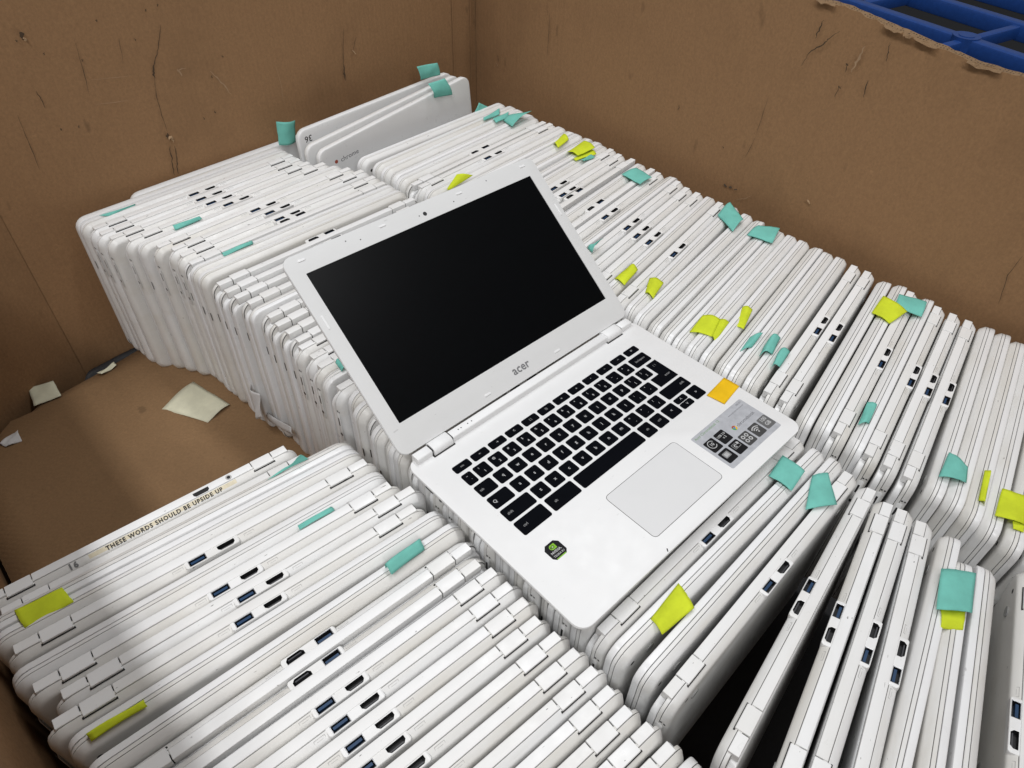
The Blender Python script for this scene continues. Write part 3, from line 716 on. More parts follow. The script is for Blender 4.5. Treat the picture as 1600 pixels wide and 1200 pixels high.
# tears, scratches and scuffs in the two back walls
nA = Vector((A1[1] - A0[1], -(A1[0] - A0[0]), 0)).normalized()
TM = {1: MT['card_dark'], 2: MT['card_pale'], 3: MT['card_scuff'], 4: MT['card_smudge']}
TN = {1: 'tear', 2: 'torn_flap', 3: 'scuff', 4: 'smudge'}
rnd = random.Random(11)
for wname, wd, kind, pts in TEARS:
    nrm = nA if wname == 'A' else Vector((-1, 0, 0))
    side_base = Vector((0, 0, 1)).cross(nrm).normalized()
    P = [Vector(p) for p in pts]
    fine = []
    for a, c in zip(P, P[1:]):
        for k in range(5):
            fine.append(a.lerp(c, k / 5))
    fine.append(P[-1])
    b = MB(); L0_, R0_ = [], []
    for i, p in enumerate(fine):
        t = (fine[min(i + 1, len(fine) - 1)] - fine[max(i - 1, 0)]).normalized()
        sd = t.cross(nrm).normalized()
        w = wd * 0.36 * (0.2 + math.sin(math.pi * (i + .5) / len(fine))) * rnd.uniform(0.55, 1.2)
        lift = 0.45 if kind != 2 else 0.6
        q = p + nrm * lift + sd * rnd.uniform(-.45, .45) * min(wd, 2.5)
        L0_.append(q + sd * w + nrm * (wd * .5 if kind == 2 else 0)); R0_.append(q - sd * w)
    n_ = len(fine)
    b.add([tuple(v) for v in L0_ + R0_], [(i, i + 1, n_ + i + 1, n_ + i) for i in range(n_ - 1)])
    me = b.mesh('tear', TM[kind], 0)
    o = link(TN[kind], me, box)
    if kind == 2:
        s_ = o.modifiers.new('thick', 'SOLIDIFY'); s_.thickness = 0.0008
# fold lines of the corner: narrow raised ribs
for dx in (0, -44):
    b = MB()
    t = (A1[0] + dx - 18 - A0[0]) / (A1[0] - A0[0])
    p = Vector((*A0, 0)).lerp(Vector((*A1, 0)), t) + nA * 0.2
    b.loft([[(p.x + 1.3 * math.cos(a), p.y + 0.35 * math.sin(a), z) for a in [k * math.pi / 4 for k in range(8)]] for z in (-300, 0, 150, 325)])
    link('fold_line', b.mesh('fold_line', MT['card'], 60), box)

# divider sheet most laptops stand on; cut short so the front gaps stay dark
b = MB()
sheet = [(-150, 866), (-236, 838), (-345, 770), (-345, -410), (690, -410), (690, 905), (60, 880)]
zf = lambda y: -243.5 + 0.03 * (y - 227)
NX, NY = 26, 34
vs_, ok = [], []
for j in range(NY + 1):
    for i in range(NX + 1):
        x = -343 + 1030 * i / NX; y = -410 + 1262 * j / NY
        y = min(y, 845 + 0.172 * min(x + 88, 40), 874 - max(0, -148 - x) * 0.5)
        w = 1.6 * math.sin(x * .021 + 1) * math.sin(y * .017)
        vs_.append((x, y, zf(y) + w))
fs = [(j * (NX + 1) + i, j * (NX + 1) + i + 1, (j + 1) * (NX + 1) + i + 1, (j + 1) * (NX + 1) + i) for j in range(NY) for i in range(NX)
      if -410 + 1262 * j / NY > -70]
b.add(vs_, fs)
so = link('cardboard_sheet', b.mesh('cardboard_sheet', MT['card2'], 60))
md = so.modifiers.new('thick', 'SOLIDIFY'); md.thickness = 0.006; md.offset = -1
for x, y, a, L_ in ((-128, 812, 1.0, 9), (-100, 770, 0.3, 5), (-205, 690, .4, 5), (-150, 560, 1.9, 8), (-60, 610, .2, 5), (-250, 640, .9, 6), (-20, 560, .5, 6)):
    m = MB(); m.box(-L_ / 2, L_ / 2, -.9, .9, 0, .5)
    link('dark_fleck', m.mesh('dark_fleck', MT['card_smudge'], 0), so, (x, y, zf(y) + 1.4), (0, 0, a))
tag(so, 'flat brown cardboard sheet lying under the laptops', 'cardboard sheet')

# ------------------------------------------------------------------ rows of closed laptops
rnd = random.Random(21)
GR = {'right': 'closed laptops standing in the right row', 'middle': 'closed laptops standing in the middle row',
      'left': 'closed laptops standing in the left row'}

# three laptops standing higher in the back corner
chrome_me = text_mesh('chrome', 11.5, MT['text_grey'], 0.0)
ch36_me = text_mesh('36', 14, MT['ink'], 0.012)
ring = MB(); ring.disc((0, 0, 0), 3.0, (0, 0, 1), 0.1, 18); logo_red = ring.mesh('lid_logo', MT['red'], 0)
RX = math.pi / 2
def corner_stack():
    specs = [((257, 846, 36.0), 1.6, 'white laptop marked 36 standing tallest against the back corner', '36'),
             ((254, 822, 20.5), 4.9, 'tilted white laptop between the ones marked 36 and chrome', None),
             ((263, 804.5, 15.5), 6.0, 'tilted white laptop with chrome on its lid, at the back corner', 'chrome')]
    for (xl, yl, zl), roll, lab, mark in specs:
        yw = math.radians(4)
        c = Vector((xl, yl, zl)) + 163.5 * Vector((math.cos(yw) * math.cos(math.radians(roll)), math.sin(yw), math.sin(math.radians(roll))))
        extra = []
        # front edge up, lid towards the viewer: kind 'Ff' (local x = world x, local -z = up, local +y = viewer)
        if mark == 'chrome':
            extra = [('lid_print', chrome_me, (-108, 8.72, 28), (-RX, 0, 0)), ('lid_logo', logo_red, (-134.5, 8.7, 27), (-RX, 0, 0))]
        elif mark == '36':
            extra = [('lid_print', ch36_me, (-146, 8.7, 15), (-RX, math.pi, 0)), ('lid_logo', logo_red, (-143, 8.7, 26), (-RX, 0, 0))]
        laptop('Ff', c.x, c.y, 4.0, lab, 'tall laptops in the back corner', z=c.z, roll=-roll, scale=(1, 0.8, 1), extra=extra)
corner_stack()

rowR = list(ROW_R) + [('F', 523.0, -168.5, 12.2), ('F', 524.0, -188.5, 12.5)]
for i, (k, x, y, yaw) in enumerate(rowR):
    kind = k if k != 'F' else ('Fn' if (i < 36 and rnd.random() < 0.75) else 'Ff')
    j = rnd.uniform(-1.2, 1.2)
    laptop(kind, x, y, yaw, row_label(kind, i + 1, 'right'), GR['right'], z=ztop(y) + j * (0.8 if k == 'F' else 0.5))

mid = []
y0, y1 = ROW_M[-1][2], ROW_MF[0][2]
nm = 13
kinds_mid = ['Hf', 'F', 'Hn', 'Hn', 'F', 'Hf', 'Hn', 'F', 'F', 'Hn', 'Hf', 'Hn', 'F']
for k in range(nm):
    t = (k + 1) / (nm + 1)
    mid.append((kinds_mid[k], 171.4 + 4 * t + rnd.uniform(-2, 2), y0 + (y1 - y0) * t, 1.99 * (1 - t) + 0.8 * t))
allM = list(ROW_M) + mid + list(ROW_MF)
nM = len(ROW_M) + nm
for i, (k, x, y, yaw) in enumerate(allM):
    kind = k if k != 'F' else ('Fn' if rnd.random() < 0.7 else 'Ff')
    z = ztop(y) + rnd.uniform(-.6, .6)
    if len(ROW_M) <= i < nM:
        z = max(z, -15.4)
    lean = 0.0
    extra = ()
    q = i - nM
    if q in (1, 2): kind = 'Fn'
    if q == 4: lean = -5.0
    if q in (5, 6, 7): lean = -7.0
    if q in (8, 9, 10): lean = -3.5
    if q in (8, 9): kind = 'Ff'
    if q == 10: kind = 'Fn'
    if q == 11:
        kind, lean = 'Hf', -7.0
        y -= 8; x += 6
        extra = [('label_sticker', None, (70, -9.0, 150), None), ('label_sticker', None, (20, -9.0, 150), None)]
        lm = MB(); lm.box(-17, 17, -0.2, 0.05, -13, 13); lme = lm.mesh('label_sticker', MT['foot'], 0)
        extra = [(a, lme, c, d) for a, _, c, d in extra]
    laptop(kind, x, y, yaw, row_label(kind, i + 1, 'middle'), GR['middle'], z=z, lean=lean, extra=extra)

label_strip = MB(); label_strip.box(-77, 77, -0.12, 0.0, -3.0, 3.0); strip_me = label_strip.mesh('label_strip', MT['tape'], 0)
words_me = text_mesh('THESE WORDS SHOULD BE UPSIDE UP', 5.9, MT['ink'], 0.03, space=1.22)
six_me = text_mesh('16', 7.5, MT['greyink'], 0.06, space=1.3)
hf = MB(); lp_ = hexa(-8.5, 8.5, -2.6, 2.6, 2.0); hf.loft([[(x, y, 0) for x, y in lp_], [(x, y, .12) for x, y in lp_]]); hdmi_flat = hf.mesh('hdmi_port', MT['port_dark'], 0)
jr = MB(); jr.disc((0, 0, 0), 3.4, (0, 0, 1), 0.12, 18); jackring = jr.mesh('jack_ring', MT['mark'], 0)
jk = MB(); jk.disc((0, 0, 0), 1.9, (0, 0, 1), 0.15, 14); jackz = jk.mesh('audio_jack', MT['port_dark'], 0)
for i, (k, x, y, yaw) in enumerate(ROW_L):
    kind = k if k != 'F' else ('Fn' if rnd.random() < 0.75 else 'Ff')
    x = min(x, -158.5)
    lab = row_label(kind, i + 1, 'left')
    if i == 0:
        laptop('Hn', -199.5, 351, -3.6, 'small white laptop labelled THESE WORDS SHOULD BE UPSIDE UP, first in the left row', GR['left'], z=-27.0,
               scale=(0.88, 1, 0.92), skip=('port_bezel', 'usb_port', 'hdmi_port', 'port_mark'), swap={'base': base_plain},
               extra=[('label_strip', strip_me, (14, -5.05, D - 1.9), (-0.862, 0, 0)),
                      ('label_text', words_me, (14, -5.3, D - 1.6), (RX - 0.862, 0, 0)),
                      ('label_text', six_me, (-78, -5.3, D - 1.6), (RX - 0.862, 0, 0)),
                      ('hdmi_port', hdmi_flat, (55, 1.6, D + 0.95), None), ('jack_ring', jackring, (86, 2.4, D + 0.95), None), ('audio_jack', jackz, (86, 2.4, D + 1.05), (0, 0, 0))])
    elif i == 1:
        laptop('Hn', -192, 331.5, -4.2, 'small white laptop, hinge edge up, second from the back in the left row', GR['left'], z=-28.5, scale=(0.88, 1, 0.92))
    else:
        laptop(kind, x, y, yaw, lab, GR['left'], z=ztop(y) + rnd.uniform(-.7, .7))

# ------------------------------------------------------------------ open laptop
ol = tag(link('open_laptop', None), 'open white laptop with black keyboard and dark screen lying on top', 'laptop')
W_, DD = 327.0, 227.5
b = MB()
def ringz(z, i, r=12.0):
    return [(x, y, z) for x, y in rr(i, W_ - i, i, DD - i, max(r - i * .5, 2), 6)]
b.loft([ringz(-11.8, 15), ringz(-11.5, 11), ringz(-10.4, 6.5), ringz(-8.6, 3.2), ringz(-6.2, 1.2), ringz(-3.8, .3), ringz(-2.2, 0.05), ringz(-1.9, 0.5), ringz(-1.6, 0.0),
        ringz(-0.8, 0.0), ringz(-0.25, 0.2), ringz(0, 0.8)])
link('base', b.mesh('open_base', MT['deck'], 40), ol)
for x, y in ((35, 25), (292, 25), (35, 205), (292, 205)):
    fb = MB(); fb.disc((0, 0, 0), 6, (0, 0, -1), 1.6, 16)
    link('rubber_foot', fb.mesh('rubber_foot', MT['foot'], 30), ol, (x, y, -11.7))

def plate(x0, x1, y0, y1, z, h, r, mat, name='plate', n=4, top_in=0.25):
    m = MB()
    m.loft([[(x, y, z) for x, y in rr(x0, x1, y0, y1, r, n)], [(x, y, z + h * .6) for x, y in rr(x0, x1, y0, y1, r, n)],
            [(x, y, z + h) for x, y in rr(x0 + top_in, x1 - top_in, y0 + top_in, y1 - top_in, max(r - top_in, .1), n)]])
    return m.mesh(name, mat, 30)
# touchpad with its outline
link('touchpad_seam', plate(110.4, 212.8, 16.5, 76.0, -0.2, 0.26, 4.6, MT['seam'], top_in=0.02), ol)
link('touchpad', plate(110.9, 212.3, 17.0, 75.5, -0.2, 0.36, 4.1, MT['pad'], top_in=0.08), ol)

# keyboard
KEYS = []
def key(x0, x1, y0, y1, *leg):
    KEYS.append((x0, x1, y0, y1, leg))
r0 = ['esc', '←', '→', 'C', '[ ]', '[]|', 'o', 'o', '◂', '◂-', '◂+', 'O']
for i, t in enumerate(r0):
    x = 28.8 + 22.38 * i
    key(x, x + 19.3, 185.6, 194.8, (t, 0, 0, 3.2))
key(28.9, 40.0, 167.0, 181.6, ('~', -1, 3, 3), ('`', 1, -3, 3))
P = 18.78
for i, (u, d) in enumerate(zip('!@#$%^&*()_+', '1234567890-=')):
    x = 42.8 + P * i
    key(x, x + 15.3, 167.0, 181.6, (u, -2.6, 3.0, 3.4), (d, 0.6, -3.0, 4.0))
key(268.1, 292.9, 167.0, 181.6, ('backspace', 0, 0, 3.6))
key(29.0, 48.6, 149.3, 163.8, ('tab', -5, 0, 3.6))
for i, t in enumerate('qwertyuiop'):
    x = 52.0 + P * i
    key(x, x + 15.4, 149.3, 163.8, (t, 0, 0, 5))
for i, (u, d) in enumerate((('{', '['), ('}', ']'))):
    x = 52.0 + P * (10 + i)
    key(x, x + 15.4, 149.3, 163.8, (u, -2.4, 3, 3.4), (d, 0.6, -3, 3.4))
key(29.0, 52.8, 131.5, 146.1, ('Q', -7, 0, 5))
for i, t in enumerate('asdfghjkl'):
    x = 56.8 + P * i
    key(x, x + 15.4, 131.5, 146.1, (t, 0, 0, 5))
for i, (u, d) in enumerate(((':', ';'), ('"', "'"))):
    x = 56.8 + P * (9 + i)
    key(x, x + 15.4, 131.5, 146.1, (u, -2.4, 3, 3.4), (d, 0.6, -3, 3.4))
key(29.0, 62.8, 113.5, 128.3, ('shift', -10, 0, 3.8))
for i, t in enumerate('zxcvbnm'):
    x = 66.0 + P * i
    key(x, x + 15.5, 113.5, 128.3, (t, 0, 0, 5))
for i, (u, d) in enumerate((('<', ','), ('>', '.'), ('?', '/'))):
    x = 66.0 + P * (7 + i)
    key(x, x + 15.5, 113.5, 128.3, (u, -2.4, 3, 3.4), (d, 0.6, -3, 3.4))
key(255.2, 293.2, 113.5, 128.3, ('shift', 11, 0, 3.8))
key(29.0, 63.0, 94.4, 110.6, ('ctrl', -9, 0, 3.8))
key(66.9, 101.6, 94.4, 110.6, ('alt', -9, 0, 3.8))
key(105.0, 194.0, 94.4, 110.6)
key(197.6, 213.2, 94.4, 110.6, ('alt', 0, 0, 3.6))
key(216.5, 231.8, 94.4, 110.6, ('ctrl', 0, 0, 3.6))
key(235.2, 253.0, 94.4, 110.6, ('<', 0, 0, 4.6))
key(277.3, 293.8, 94.4, 110.6, ('>', 0, 0, 4.6))
key(256.3, 273.6, 103.0, 110.6, ('∧', 0, 0, 4.0))
key(256.3, 273.6, 94.4, 102.2, ('∨', 0, 0, 4.0))
_km = {}
for x0, x1, y0, y1, leg in KEYS:
    w, h = round(x1 - x0, 1), round(y1 - y0, 1)
    if (w, h) not in _km:
        _km[(w, h)] = plate(-w / 2, w / 2, -h / 2, h / 2, -0.4, 1.35, 1.9, MT['key'], 'key', 3, 0.5)
    ko = link('key', _km[(w, h)], ol, ((x0 + x1) / 2, (y0 + y1) / 2, 0))
    for t, dx, dy, sz in leg:
        link('legend', text_mesh(t, sz, MT['legend'] if len(t) == 1 else MT['legend_dim'], 0.015), ko, (dx, dy, 0.985))
# the stepped enter key
b = MB()
lp = [(293.4, 131.6), (293.4, 163.8), (278.0, 163.8), (278.0, 146.1), (264.2, 146.1), (264.2, 131.6)]
ins = [(-.5, .5), (-.5, -.5), (.5, -.5), (.5, -.5), (.5, -.5), (.5, .5)]
b.loft([[(x, y, -.4) for x, y in lp], [(x, y, .5) for x, y in lp], [(x + a, y + c, .95) for (x, y), (a, c) in zip(lp, ins)]])
ko = link('key', b.mesh('enter_key', MT['key'], 30), ol)
link('legend', text_mesh('enter', 3.8, MT['legend_dim'], 0.015), ko, (285, 140, 0.985))
link('legend', text_mesh('|  \\', 3.4, MT['legend_dim'], 0.015), ko, (285, 158, 0.985))

m_ = MB(); m_.box(-1.6, 1.6, -.5, .5, 0, .1); link('scuff', m_.mesh('scuff', MT['ink'], 0), ol, (109.0, 2.6, 0.0), (0, 0, 0.9))
# hinge ridge along the back
def ybar(x0, x1, y0, y1, z0, z1, r, mat, nm_):
    m = MB()
    pr_ = rr(y0, y1, z0, z1, r, 3)
    m.loft([[(x0 + .4, y, z - .3) for y, z in pr_], [(x0 + .9, y, z) for y, z in pr_], [(x1 - .9, y, z) for y, z in pr_], [(x1 - .4, y, z - .3) for y, z in pr_]])
    return link(nm_, m.mesh(nm_, mat, 35), ol)
ybar(51.6, 281.6, 218.6, 228.6, -4, 7.2, 1.6, MT['deck'], 'spine')
for s_ in (0, 1):
    X = (lambda a: a) if s_ == 0 else (lambda a: W_ - a)
    a, c = sorted((X(8.5), X(26.4)))
    ybar(a, c, 218.6, 228.6, -4, 7.2, 1.6, MT['deck'], 'end_block')
    a, c = sorted((X(27.4), X(50.6)))
    hb = ybar(a, c, 216.6, 231.5, -3, 8.2, 4.6, MT['deck'], 'hinge_cover')
    g_ = MB(); g_.box(a - 1.3, c + 1.3, 215.6, 228, -3, 0.14)  # dark plate and end pieces paint the shade around each hinge cover
    link('hinge_gap_shade', g_.mesh('hinge_gap_shade', MT['gap'], 0), ol)
    g_ = MB(); g_.box(a - 1.6, a + .6, 219.5, 228.2, -3, 6.2); g_.box(c - .6, c + 1.6, 219.5, 228.2, -3, 6.2)
    link('hinge_gap_shade', g_.mesh('hinge_gap_shade', MT['gap'], 0), ol)
# indicator lights on the spine
for x in (146, 149.5, 158, 163):
    d_ = MB(); d_.disc((0, 0, 0), .7, (0, 0, 1), .06, 8)
    link('status_light', d_.mesh('status_light', MT['ink'], 0), ol, (x - 84, 223.5, 7.2))
# left side sockets
for y, z, sy_ in ((192, -4.2, 11), (176, -5.0, 3.2)):
    d_ = MB(); d_.box(-0.2, 1.5, -sy_ / 2, sy_ / 2, -1.6, 1.6, 0.6)
    link('side_port', d_.mesh('side_port', MT['port_dark'], 30), ol, (0.25, y, z))

# lid
LA = 0.65745326
lid_m = Matrix(((1, 0, 0, 163.5 * MM), (0, math.cos(LA), -math.sin(LA), 254.365 * MM), (0, math.sin(LA), math.cos(LA), 24.058 * MM), (0, 0, 0, 1)))
LX0, LX1, LH0, LH1 = -163.5, 163.5, -29.6, 187.6
def lring(z, i, r=10.0):
    return [(x, y, z) for x, y in rr(LX0 + i, LX1 - i, LH0 + i, LH1 - i, max(r - i * .5, 1.5), 5)]
b = MB()
b.loft([lring(-7.4, 9), lring(-6.8, 4), lring(-5.4, 1.2), lring(-3.6, 0.1), lring(-2.0, 0.0), lring(-1.5, 0.1)], cap1=True)
lid = link('lid', b.mesh('open_lid', MT['lid'], 40), ol)
lid.matrix_local = lid_m
b = MB()
inner = [(x, y) for x, y in rr(-147.5, 147.5, 0, 166.5, 0.6, 5)]
b.loft([lring(-1.45, 0.25), lring(-0.6, 0.1), lring(-0.1, 0.5), lring(0.0, 1.1), [(x, y, 0.0) for x, y in inner], [(x, y, -1.4) for x, y in inner]], cap0=False, cap1=False)
link('bezel', b.mesh('bezel', MT['bezel'], 30), lid)
b = MB(); b.box(-148.2, 148.2, -0.8, 167.2, -1.6, -0.75)
link('screen', b.mesh('screen', MT['screen'], 0), lid)
def on_lid(nm_, me, x, h, z=0.0, rot=None): return link(nm_, me, lid, (x, h, z), rot)
bump_me = plate(-4.0, 4.0, -1.1, 1.1, 0, 0.75, 1.0, MT['deck'], 'bumper', 3, .3)
for x in (-144.4, -51, 50, 144.6): on_lid('bumper', bump_me, x, 180.0)
for x in (-50.6, 50.6): on_lid('bumper', bump_me, x, -21.3)
vb = plate(-1.1, 1.1, -7.5, 7.5, 0, 0.6, 1.0, MT['deck'], 'bumper', 3, .3)
for x in (-156.7, 156.7): on_lid('bumper', vb, x, 117)
d_ = MB(); d_.disc((0, 0, 0), 2.3, (0, 0, 1), .06, 18); on_lid('webcam', d_.mesh('webcam', MT['port_dark'], 0), -0.5, 174.2)
d_ = MB(); d_.disc((0, 0, 0), .7, (0, 0, 1), .06, 8); dotm = d_.mesh('microphone', MT['port_dark'], 0)
for x, h in ((-7.9, 174.4), (-94.8, 180.3), (-80, 176), (38.5, 174), (90, 181)): on_lid('microphone', dotm, x, h)
on_lid('brand_logo', text_mesh('acer', 13.2, MT['logo'], 0.02, space=1.02), 0, -15.6, 0.08)

# stickers on the palm rest
stk = link('info_sticker', plate(226.6, 311.6, 15.8, 65.8, -0.05, 0.14, 2.0, MT['silver'], 'info_sticker', 4, .02), ol)
def st(nm_, me, x, y, z=0.12, rot=None): return link(nm_, me, stk, (x, y, z), rot)
st('sticker_text', text_mesh('Acer Chromebook 13', 4.4, MT['text_green'], 0.0, 'LEFT'), 229.2, 62.0)
st('sticker_text', text_mesh('CB5-311', 2.7, MT['text_grey'], 0.0, 'LEFT'), 299.6, 62.6)
st('sticker_text', text_mesh('www.acer.com/chromebook', 2.3, MT['text_grey'], 0.0, 'LEFT'), 280.4, 58.6)
st('sticker_text', text_mesh('chromebook', 5.6, MT['text_grey'], 0.0, 'LEFT'), 277.0, 45.2)
def sector(r0, r1, a0, a1, mat, n=8):
    m = MB(); vs_ = []
    for k in range(n + 1):
        a = math.radians(a0 + (a1 - a0) * k / n)
        vs_ += [(r0 * math.cos(a), r0 * math.sin(a), 0), (r1 * math.cos(a), r1 * math.sin(a), 0)]
    m.add(vs_, [(2 * k, 2 * k + 1, 2 * k + 3, 2 * k + 2) for k in range(n)])
    return m.mesh('emblem_ring', mat, 0)
for a0, mt in ((30, 'red'), (150, 'cgreen'), (270, 'ygold')):
    st('round_emblem', sector(1.3, 3.0, a0, a0 + 120, MT[mt]), 272.6, 45.4, .12)
st('round_emblem', sector(0.0, 1.1, 0, 360, MT['cblue'], 12), 272.6, 45.4, .12)
tiles = [(254.0, 46.2, 'USB 3.0\n  x 2', 'tile'), (237.2, 46.2, '10', 'tile'), (237.2, 28.9, '▣', 'tile'), (254.0, 28.9, '◔', 'tile'), (270.6, 28.9, '▦', 'tile2'), (287.4, 28.9, '≋', 'tile2'), (304.0, 28.9, '100\nGB', 'tile3')]
for x, y, t, mt in tiles:
    st('sticker_tile', plate(x - 7.1, x + 7.1, y - 7.6, y + 7.6, 0.02, 0.1, 1.6, MT[mt], 'tile', 3, .02), 0, 0, 0)
    sz = 3.6 if 'USB' in t else (6.0 if '100' in t else 8.5)
    if t == '▦':
        for dx in (-2.7, 2.7):
            for dy in (-2.0, 3.4):
                st('tile_icon', sector(1.1, 2.3, 0, 360, MT['legend'], 14), x + dx, y + dy, .14)
    elif t == '≋':
        for rr_ in (2.2, 4.4, 6.6):
            st('tile_icon', sector(rr_, rr_ + 1.1, 45, 135, MT['legend'], 8), x, y - 2.6, .14)
        st('tile_icon', sector(0, 1.0, 0, 360, MT['legend'], 10), x, y - 2.4, .14)
    elif t == '10':
        st('tile_icon', sector(4.2, 5.0, 30, 330, MT['legend'], 16), x, y + 1.2, .14)
        st('tile_icon', text_mesh('10', 5.2, MT['legend'], 0.02), x, y + 1.2, .14)
    elif t == '▣':
        st('tile_icon', plate(-4.2, 4.2, -3.0, 3.6, 0, .02, .8, MT['legend_dim'], 'icon', 2, .02), x, y + 1.2, .13)
        st('tile_icon', plate(-2.6, 2.6, -1.8, 2.4, 0, .02, .5, MT['legend'], 'icon', 2, .02), x, y + 1.2, .16)
    elif t == '◔':
        st('tile_icon', plate(-4.8, 4.8, -2.2, 4.0, 0, .02, .6, MT['legend_dim'], 'icon', 2, .02), x, y + 1.2, .13)
        st('tile_icon', plate(-4.1, 4.1, -1.6, 3.4, 0, .02, .4, MT['tile'], 'icon', 2, .02), x, y + 1.2, .16)
        st('tile_icon', sector(1.0, 2.0, 0, 300, MT['legend'], 10), x - 1, y + 2.0, .2)
        st('tile_icon', sector(0.0, 1.6, 0, 360, MT['legend'], 10), x + 3.6, y + 3.6, .2)
    else:
        st('tile_icon', text_mesh(t, sz, MT['legend'], 0.02), x, y + 0.8, .14)
nv_poly = [(30.0, 62.0), (32.6, 59.0), (43.6, 59.0), (46.6, 62.0), (46.6, 72.0), (43.2, 75.6), (33.6, 75.6), (30.0, 72.0)]
b = MB(); b.loft([[(x, y, 0) for x, y in nv_poly], [(x, y, .12) for x, y in nv_poly]])
nv = link('black_sticker', b.mesh('black_sticker', MT['tile'], 0), ol)
def sn(nm_, me, x, y, z=.14): return link(nm_, me, nv, (x, y, z))
sn('emblem', plate(-1.6, 3.4, -2.6, 2.6, 0, .02, .3, MT['green'], 'emblem', 2, .02), 38.2, 70.8)
sn('emblem', sector(1.9, 2.6, 60, 300, MT['green'], 12), 37.6, 70.8, .14)
sn('emblem', sector(1.1, 1.6, 0, 360, MT['tile'], 12), 38.4, 70.8, .18)
sn('emblem', sector(0, .6, 0, 360, MT['legend'], 8), 38.4, 70.8, .18)
sn('sticker_text', text_mesh('NVIDIA.', 3.3, MT['legend'], .03), 38.3, 66.0)
sn('sticker_text', text_mesh('TEGRA K1', 2.7, MT['legend'], .02), 38.3, 62.4)
b = MB(); b.box(32.8, 43.4, 59.0, 60.0, 0.1, .16); sn('green_edge', b.mesh('green_edge', MT['green'], 0), 0, 0, 0)

# ------------------------------------------------------------------ sticky notes
def sheet_obj(name, corners, mat, bulge, seed, n=10, thick=0.25, wrinkle=0.7):
    rnd = random.Random(seed)
    a, b_, c, d = [Vector(p) for p in corners]
    nrm = (b_ - a).cross(d - a).normalized()
    if nrm.z < 0 or (abs(nrm.z) < .2 and nrm.y > 0): nrm = -nrm
    ph = [rnd.uniform(0, 6.28) for _ in range(4)]
    along = 0 if (b_ - a).length > (d - a).length else 1
    vs_ = []
    for j in range(n + 1):
        for i in range(n + 1):
            u, v = i / n, j / n
            p = a.lerp(b_, u).lerp(d.lerp(c, u), v)
            s_ = v if along == 0 else u
            h = bulge * math.sin(math.pi * s_) * (0.8 + 0.2 * math.sin(2 * u + ph[3]))
            edge = rnd.uniform(-.25, .25) if i in (0, n) or j in (0, n) else 0
            h += wrinkle * math.sin(5 * u + ph[0] + 3 * v) * math.sin(4 * v + ph[1])
            vs_.append(p + nrm * h + (b_ - a).normalized() * edge)
    m = MB()
    m.add([tuple(p) for p in vs_], [(j * (n + 1) + i, j * (n + 1) + i + 1, (j + 1) * (n + 1) + i + 1, (j + 1) * (n + 1) + i) for j in range(n) for i in range(n)])
    cen = sum((Vector(p) for p in corners), Vector()) / 4
    m.v = [(x - cen.x, y - cen.y, z - cen.z) for x, y, z in m.v]
    o = link(name, m.mesh(name, mat, 60), None, cen)
    md = o.modifiers.new('thick', 'SOLIDIFY'); md.thickness = thick * MM
    return o
for i, (col, lab, pts, bulge) in enumerate(NOTES):
    tag(sheet_obj('sticky_note', pts, MT[col], bulge, i), lab, 'sticky note', f'{col} sticky notes on the laptops')
tag(sheet_obj('sticky_note', [(289.6, 91.7, .7), (325.9, 95.2, .8), (326.9, 76.4, .8), (292.6, 71.4, .7)], MT['orange'], .5, 99, wrinkle=.25),
    'orange sticky note on the palm rest beside the arrow keys', 'sticky note')
PL = {'big': 'large pale cream paper lying on the cardboard sheet', 'b': 'cream paper scrap poking up at the left wall corner',
      'c': 'small pale paper scrap in the gap by the back wall', 'scrap': 'tiny torn white scrap at the far left edge of the sheet'}
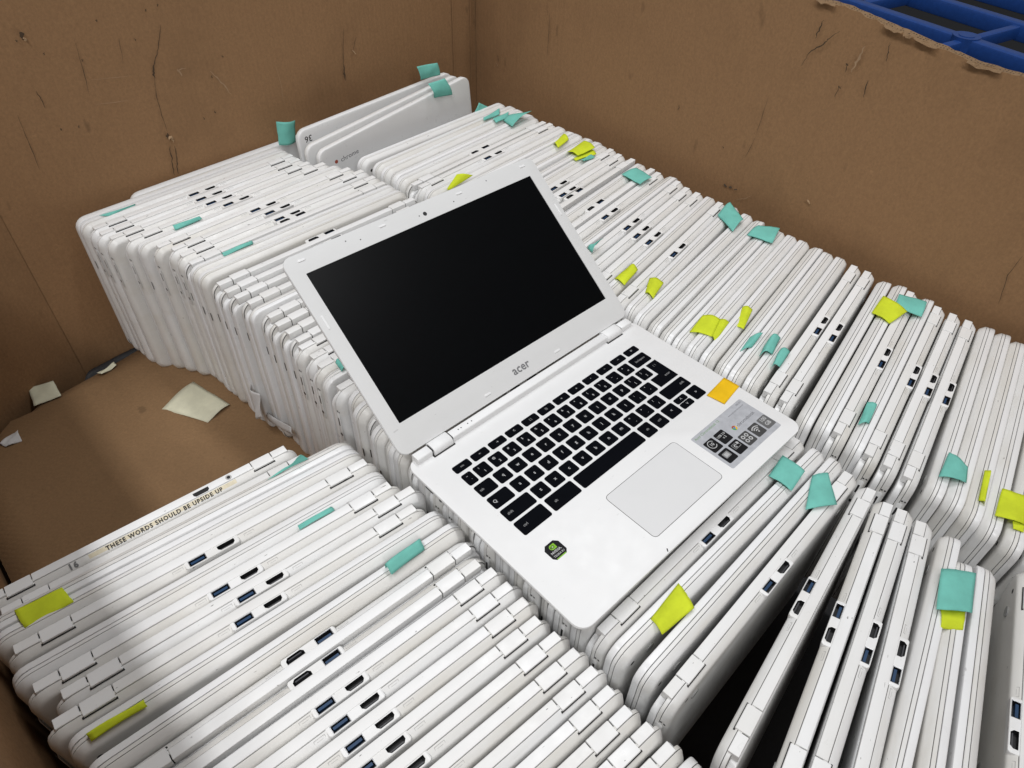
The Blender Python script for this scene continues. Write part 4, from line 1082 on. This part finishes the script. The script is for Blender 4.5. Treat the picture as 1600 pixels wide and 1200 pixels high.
for nm_, pts in FLOOR_PAPERS:
    up = 2.0
    q = [(x, y, z + up) for x, y, z in pts]
    if nm_ == 'b': q = [(x, y, z + (10 if k < 2 else 2)) for k, (x, y, z) in enumerate(pts)]
    tag(sheet_obj('paper_scrap', q, MT['white_paper'] if nm_ == 'scrap' else MT['cream'], 4.5 if nm_ == 'big' else 2, len(nm_) * 7, thick=0.15, wrinkle=1.6), PL[nm_], 'paper')

tag(sheet_obj('gap_dark_strip', [(-160, 850, -236), (-140, 866, -230), (-50, 872, -230), (-70, 850, -236)], MT['ink'], 3, 77, wrinkle=2.0),  # black sheet added so the gap behind the divider reads dark
    'black plastic strip added to darken the gap beside the back left wall', 'plastic')
# torn label hanging from the side of the middle row
tag(sheet_obj('torn_label', [(-3.5, 585, -150), (-6, 558, -146), (-14, 556, -186), (-7, 580, -205)], MT['white_paper'], 6, 61, wrinkle=2.0),
    'torn white label curling off the side of the middle row', 'label')
tag(sheet_obj('clear_label', [(0.5, 572, -196), (2, 500, -170), (2, 497, -184), (0.0, 570, -212)], MT['white_paper'], 2, 62, wrinkle=.6),
    'narrow printed label stuck across the sides of the middle row', 'label')

# ------------------------------------------------------------------ blue pallet beyond the right wall
pal = tag(link('plastic_pallet', None), 'blue plastic pallet standing outside the box beyond the torn edge', 'pallet')
pal.location = (1.314, 0.280, 0.10)
pal.rotation_euler = (0, 0, math.radians(-101.7))
def prib(nm_, x0, x1, y0, y1, z0, z1, r=5):
    m = MB(); m.box(x0, x1, y0, y1, z0, z1, r); return link(nm_, m.mesh(nm_, MT['blue'], 40), pal)
# local x runs along the wall (towards the viewer), local y away from it
for k, yv in enumerate((0, 175, 350, 525)):
    prib('long_rib', -760, 560, yv - 14, yv + 14, -30, 0)
for k, xv in enumerate((-720, -480, -240, 0, 240, 480)):
    prib('cross_rib', xv - 9, xv + 9, 0 if k != 3 else -60, 530, -28, -4)
m = MB(); m.disc((0, 0, -34), 24, (0, 0, 1), 36, 20); link('round_node', m.mesh('round_node', MT['blue'], 30), pal)
m = MB(); m.disc((0, 0, 2), 14, (0, 0, 1), 1.0, 20); link('node_cap', m.mesh('node_cap', MT['blue'], 30), pal)
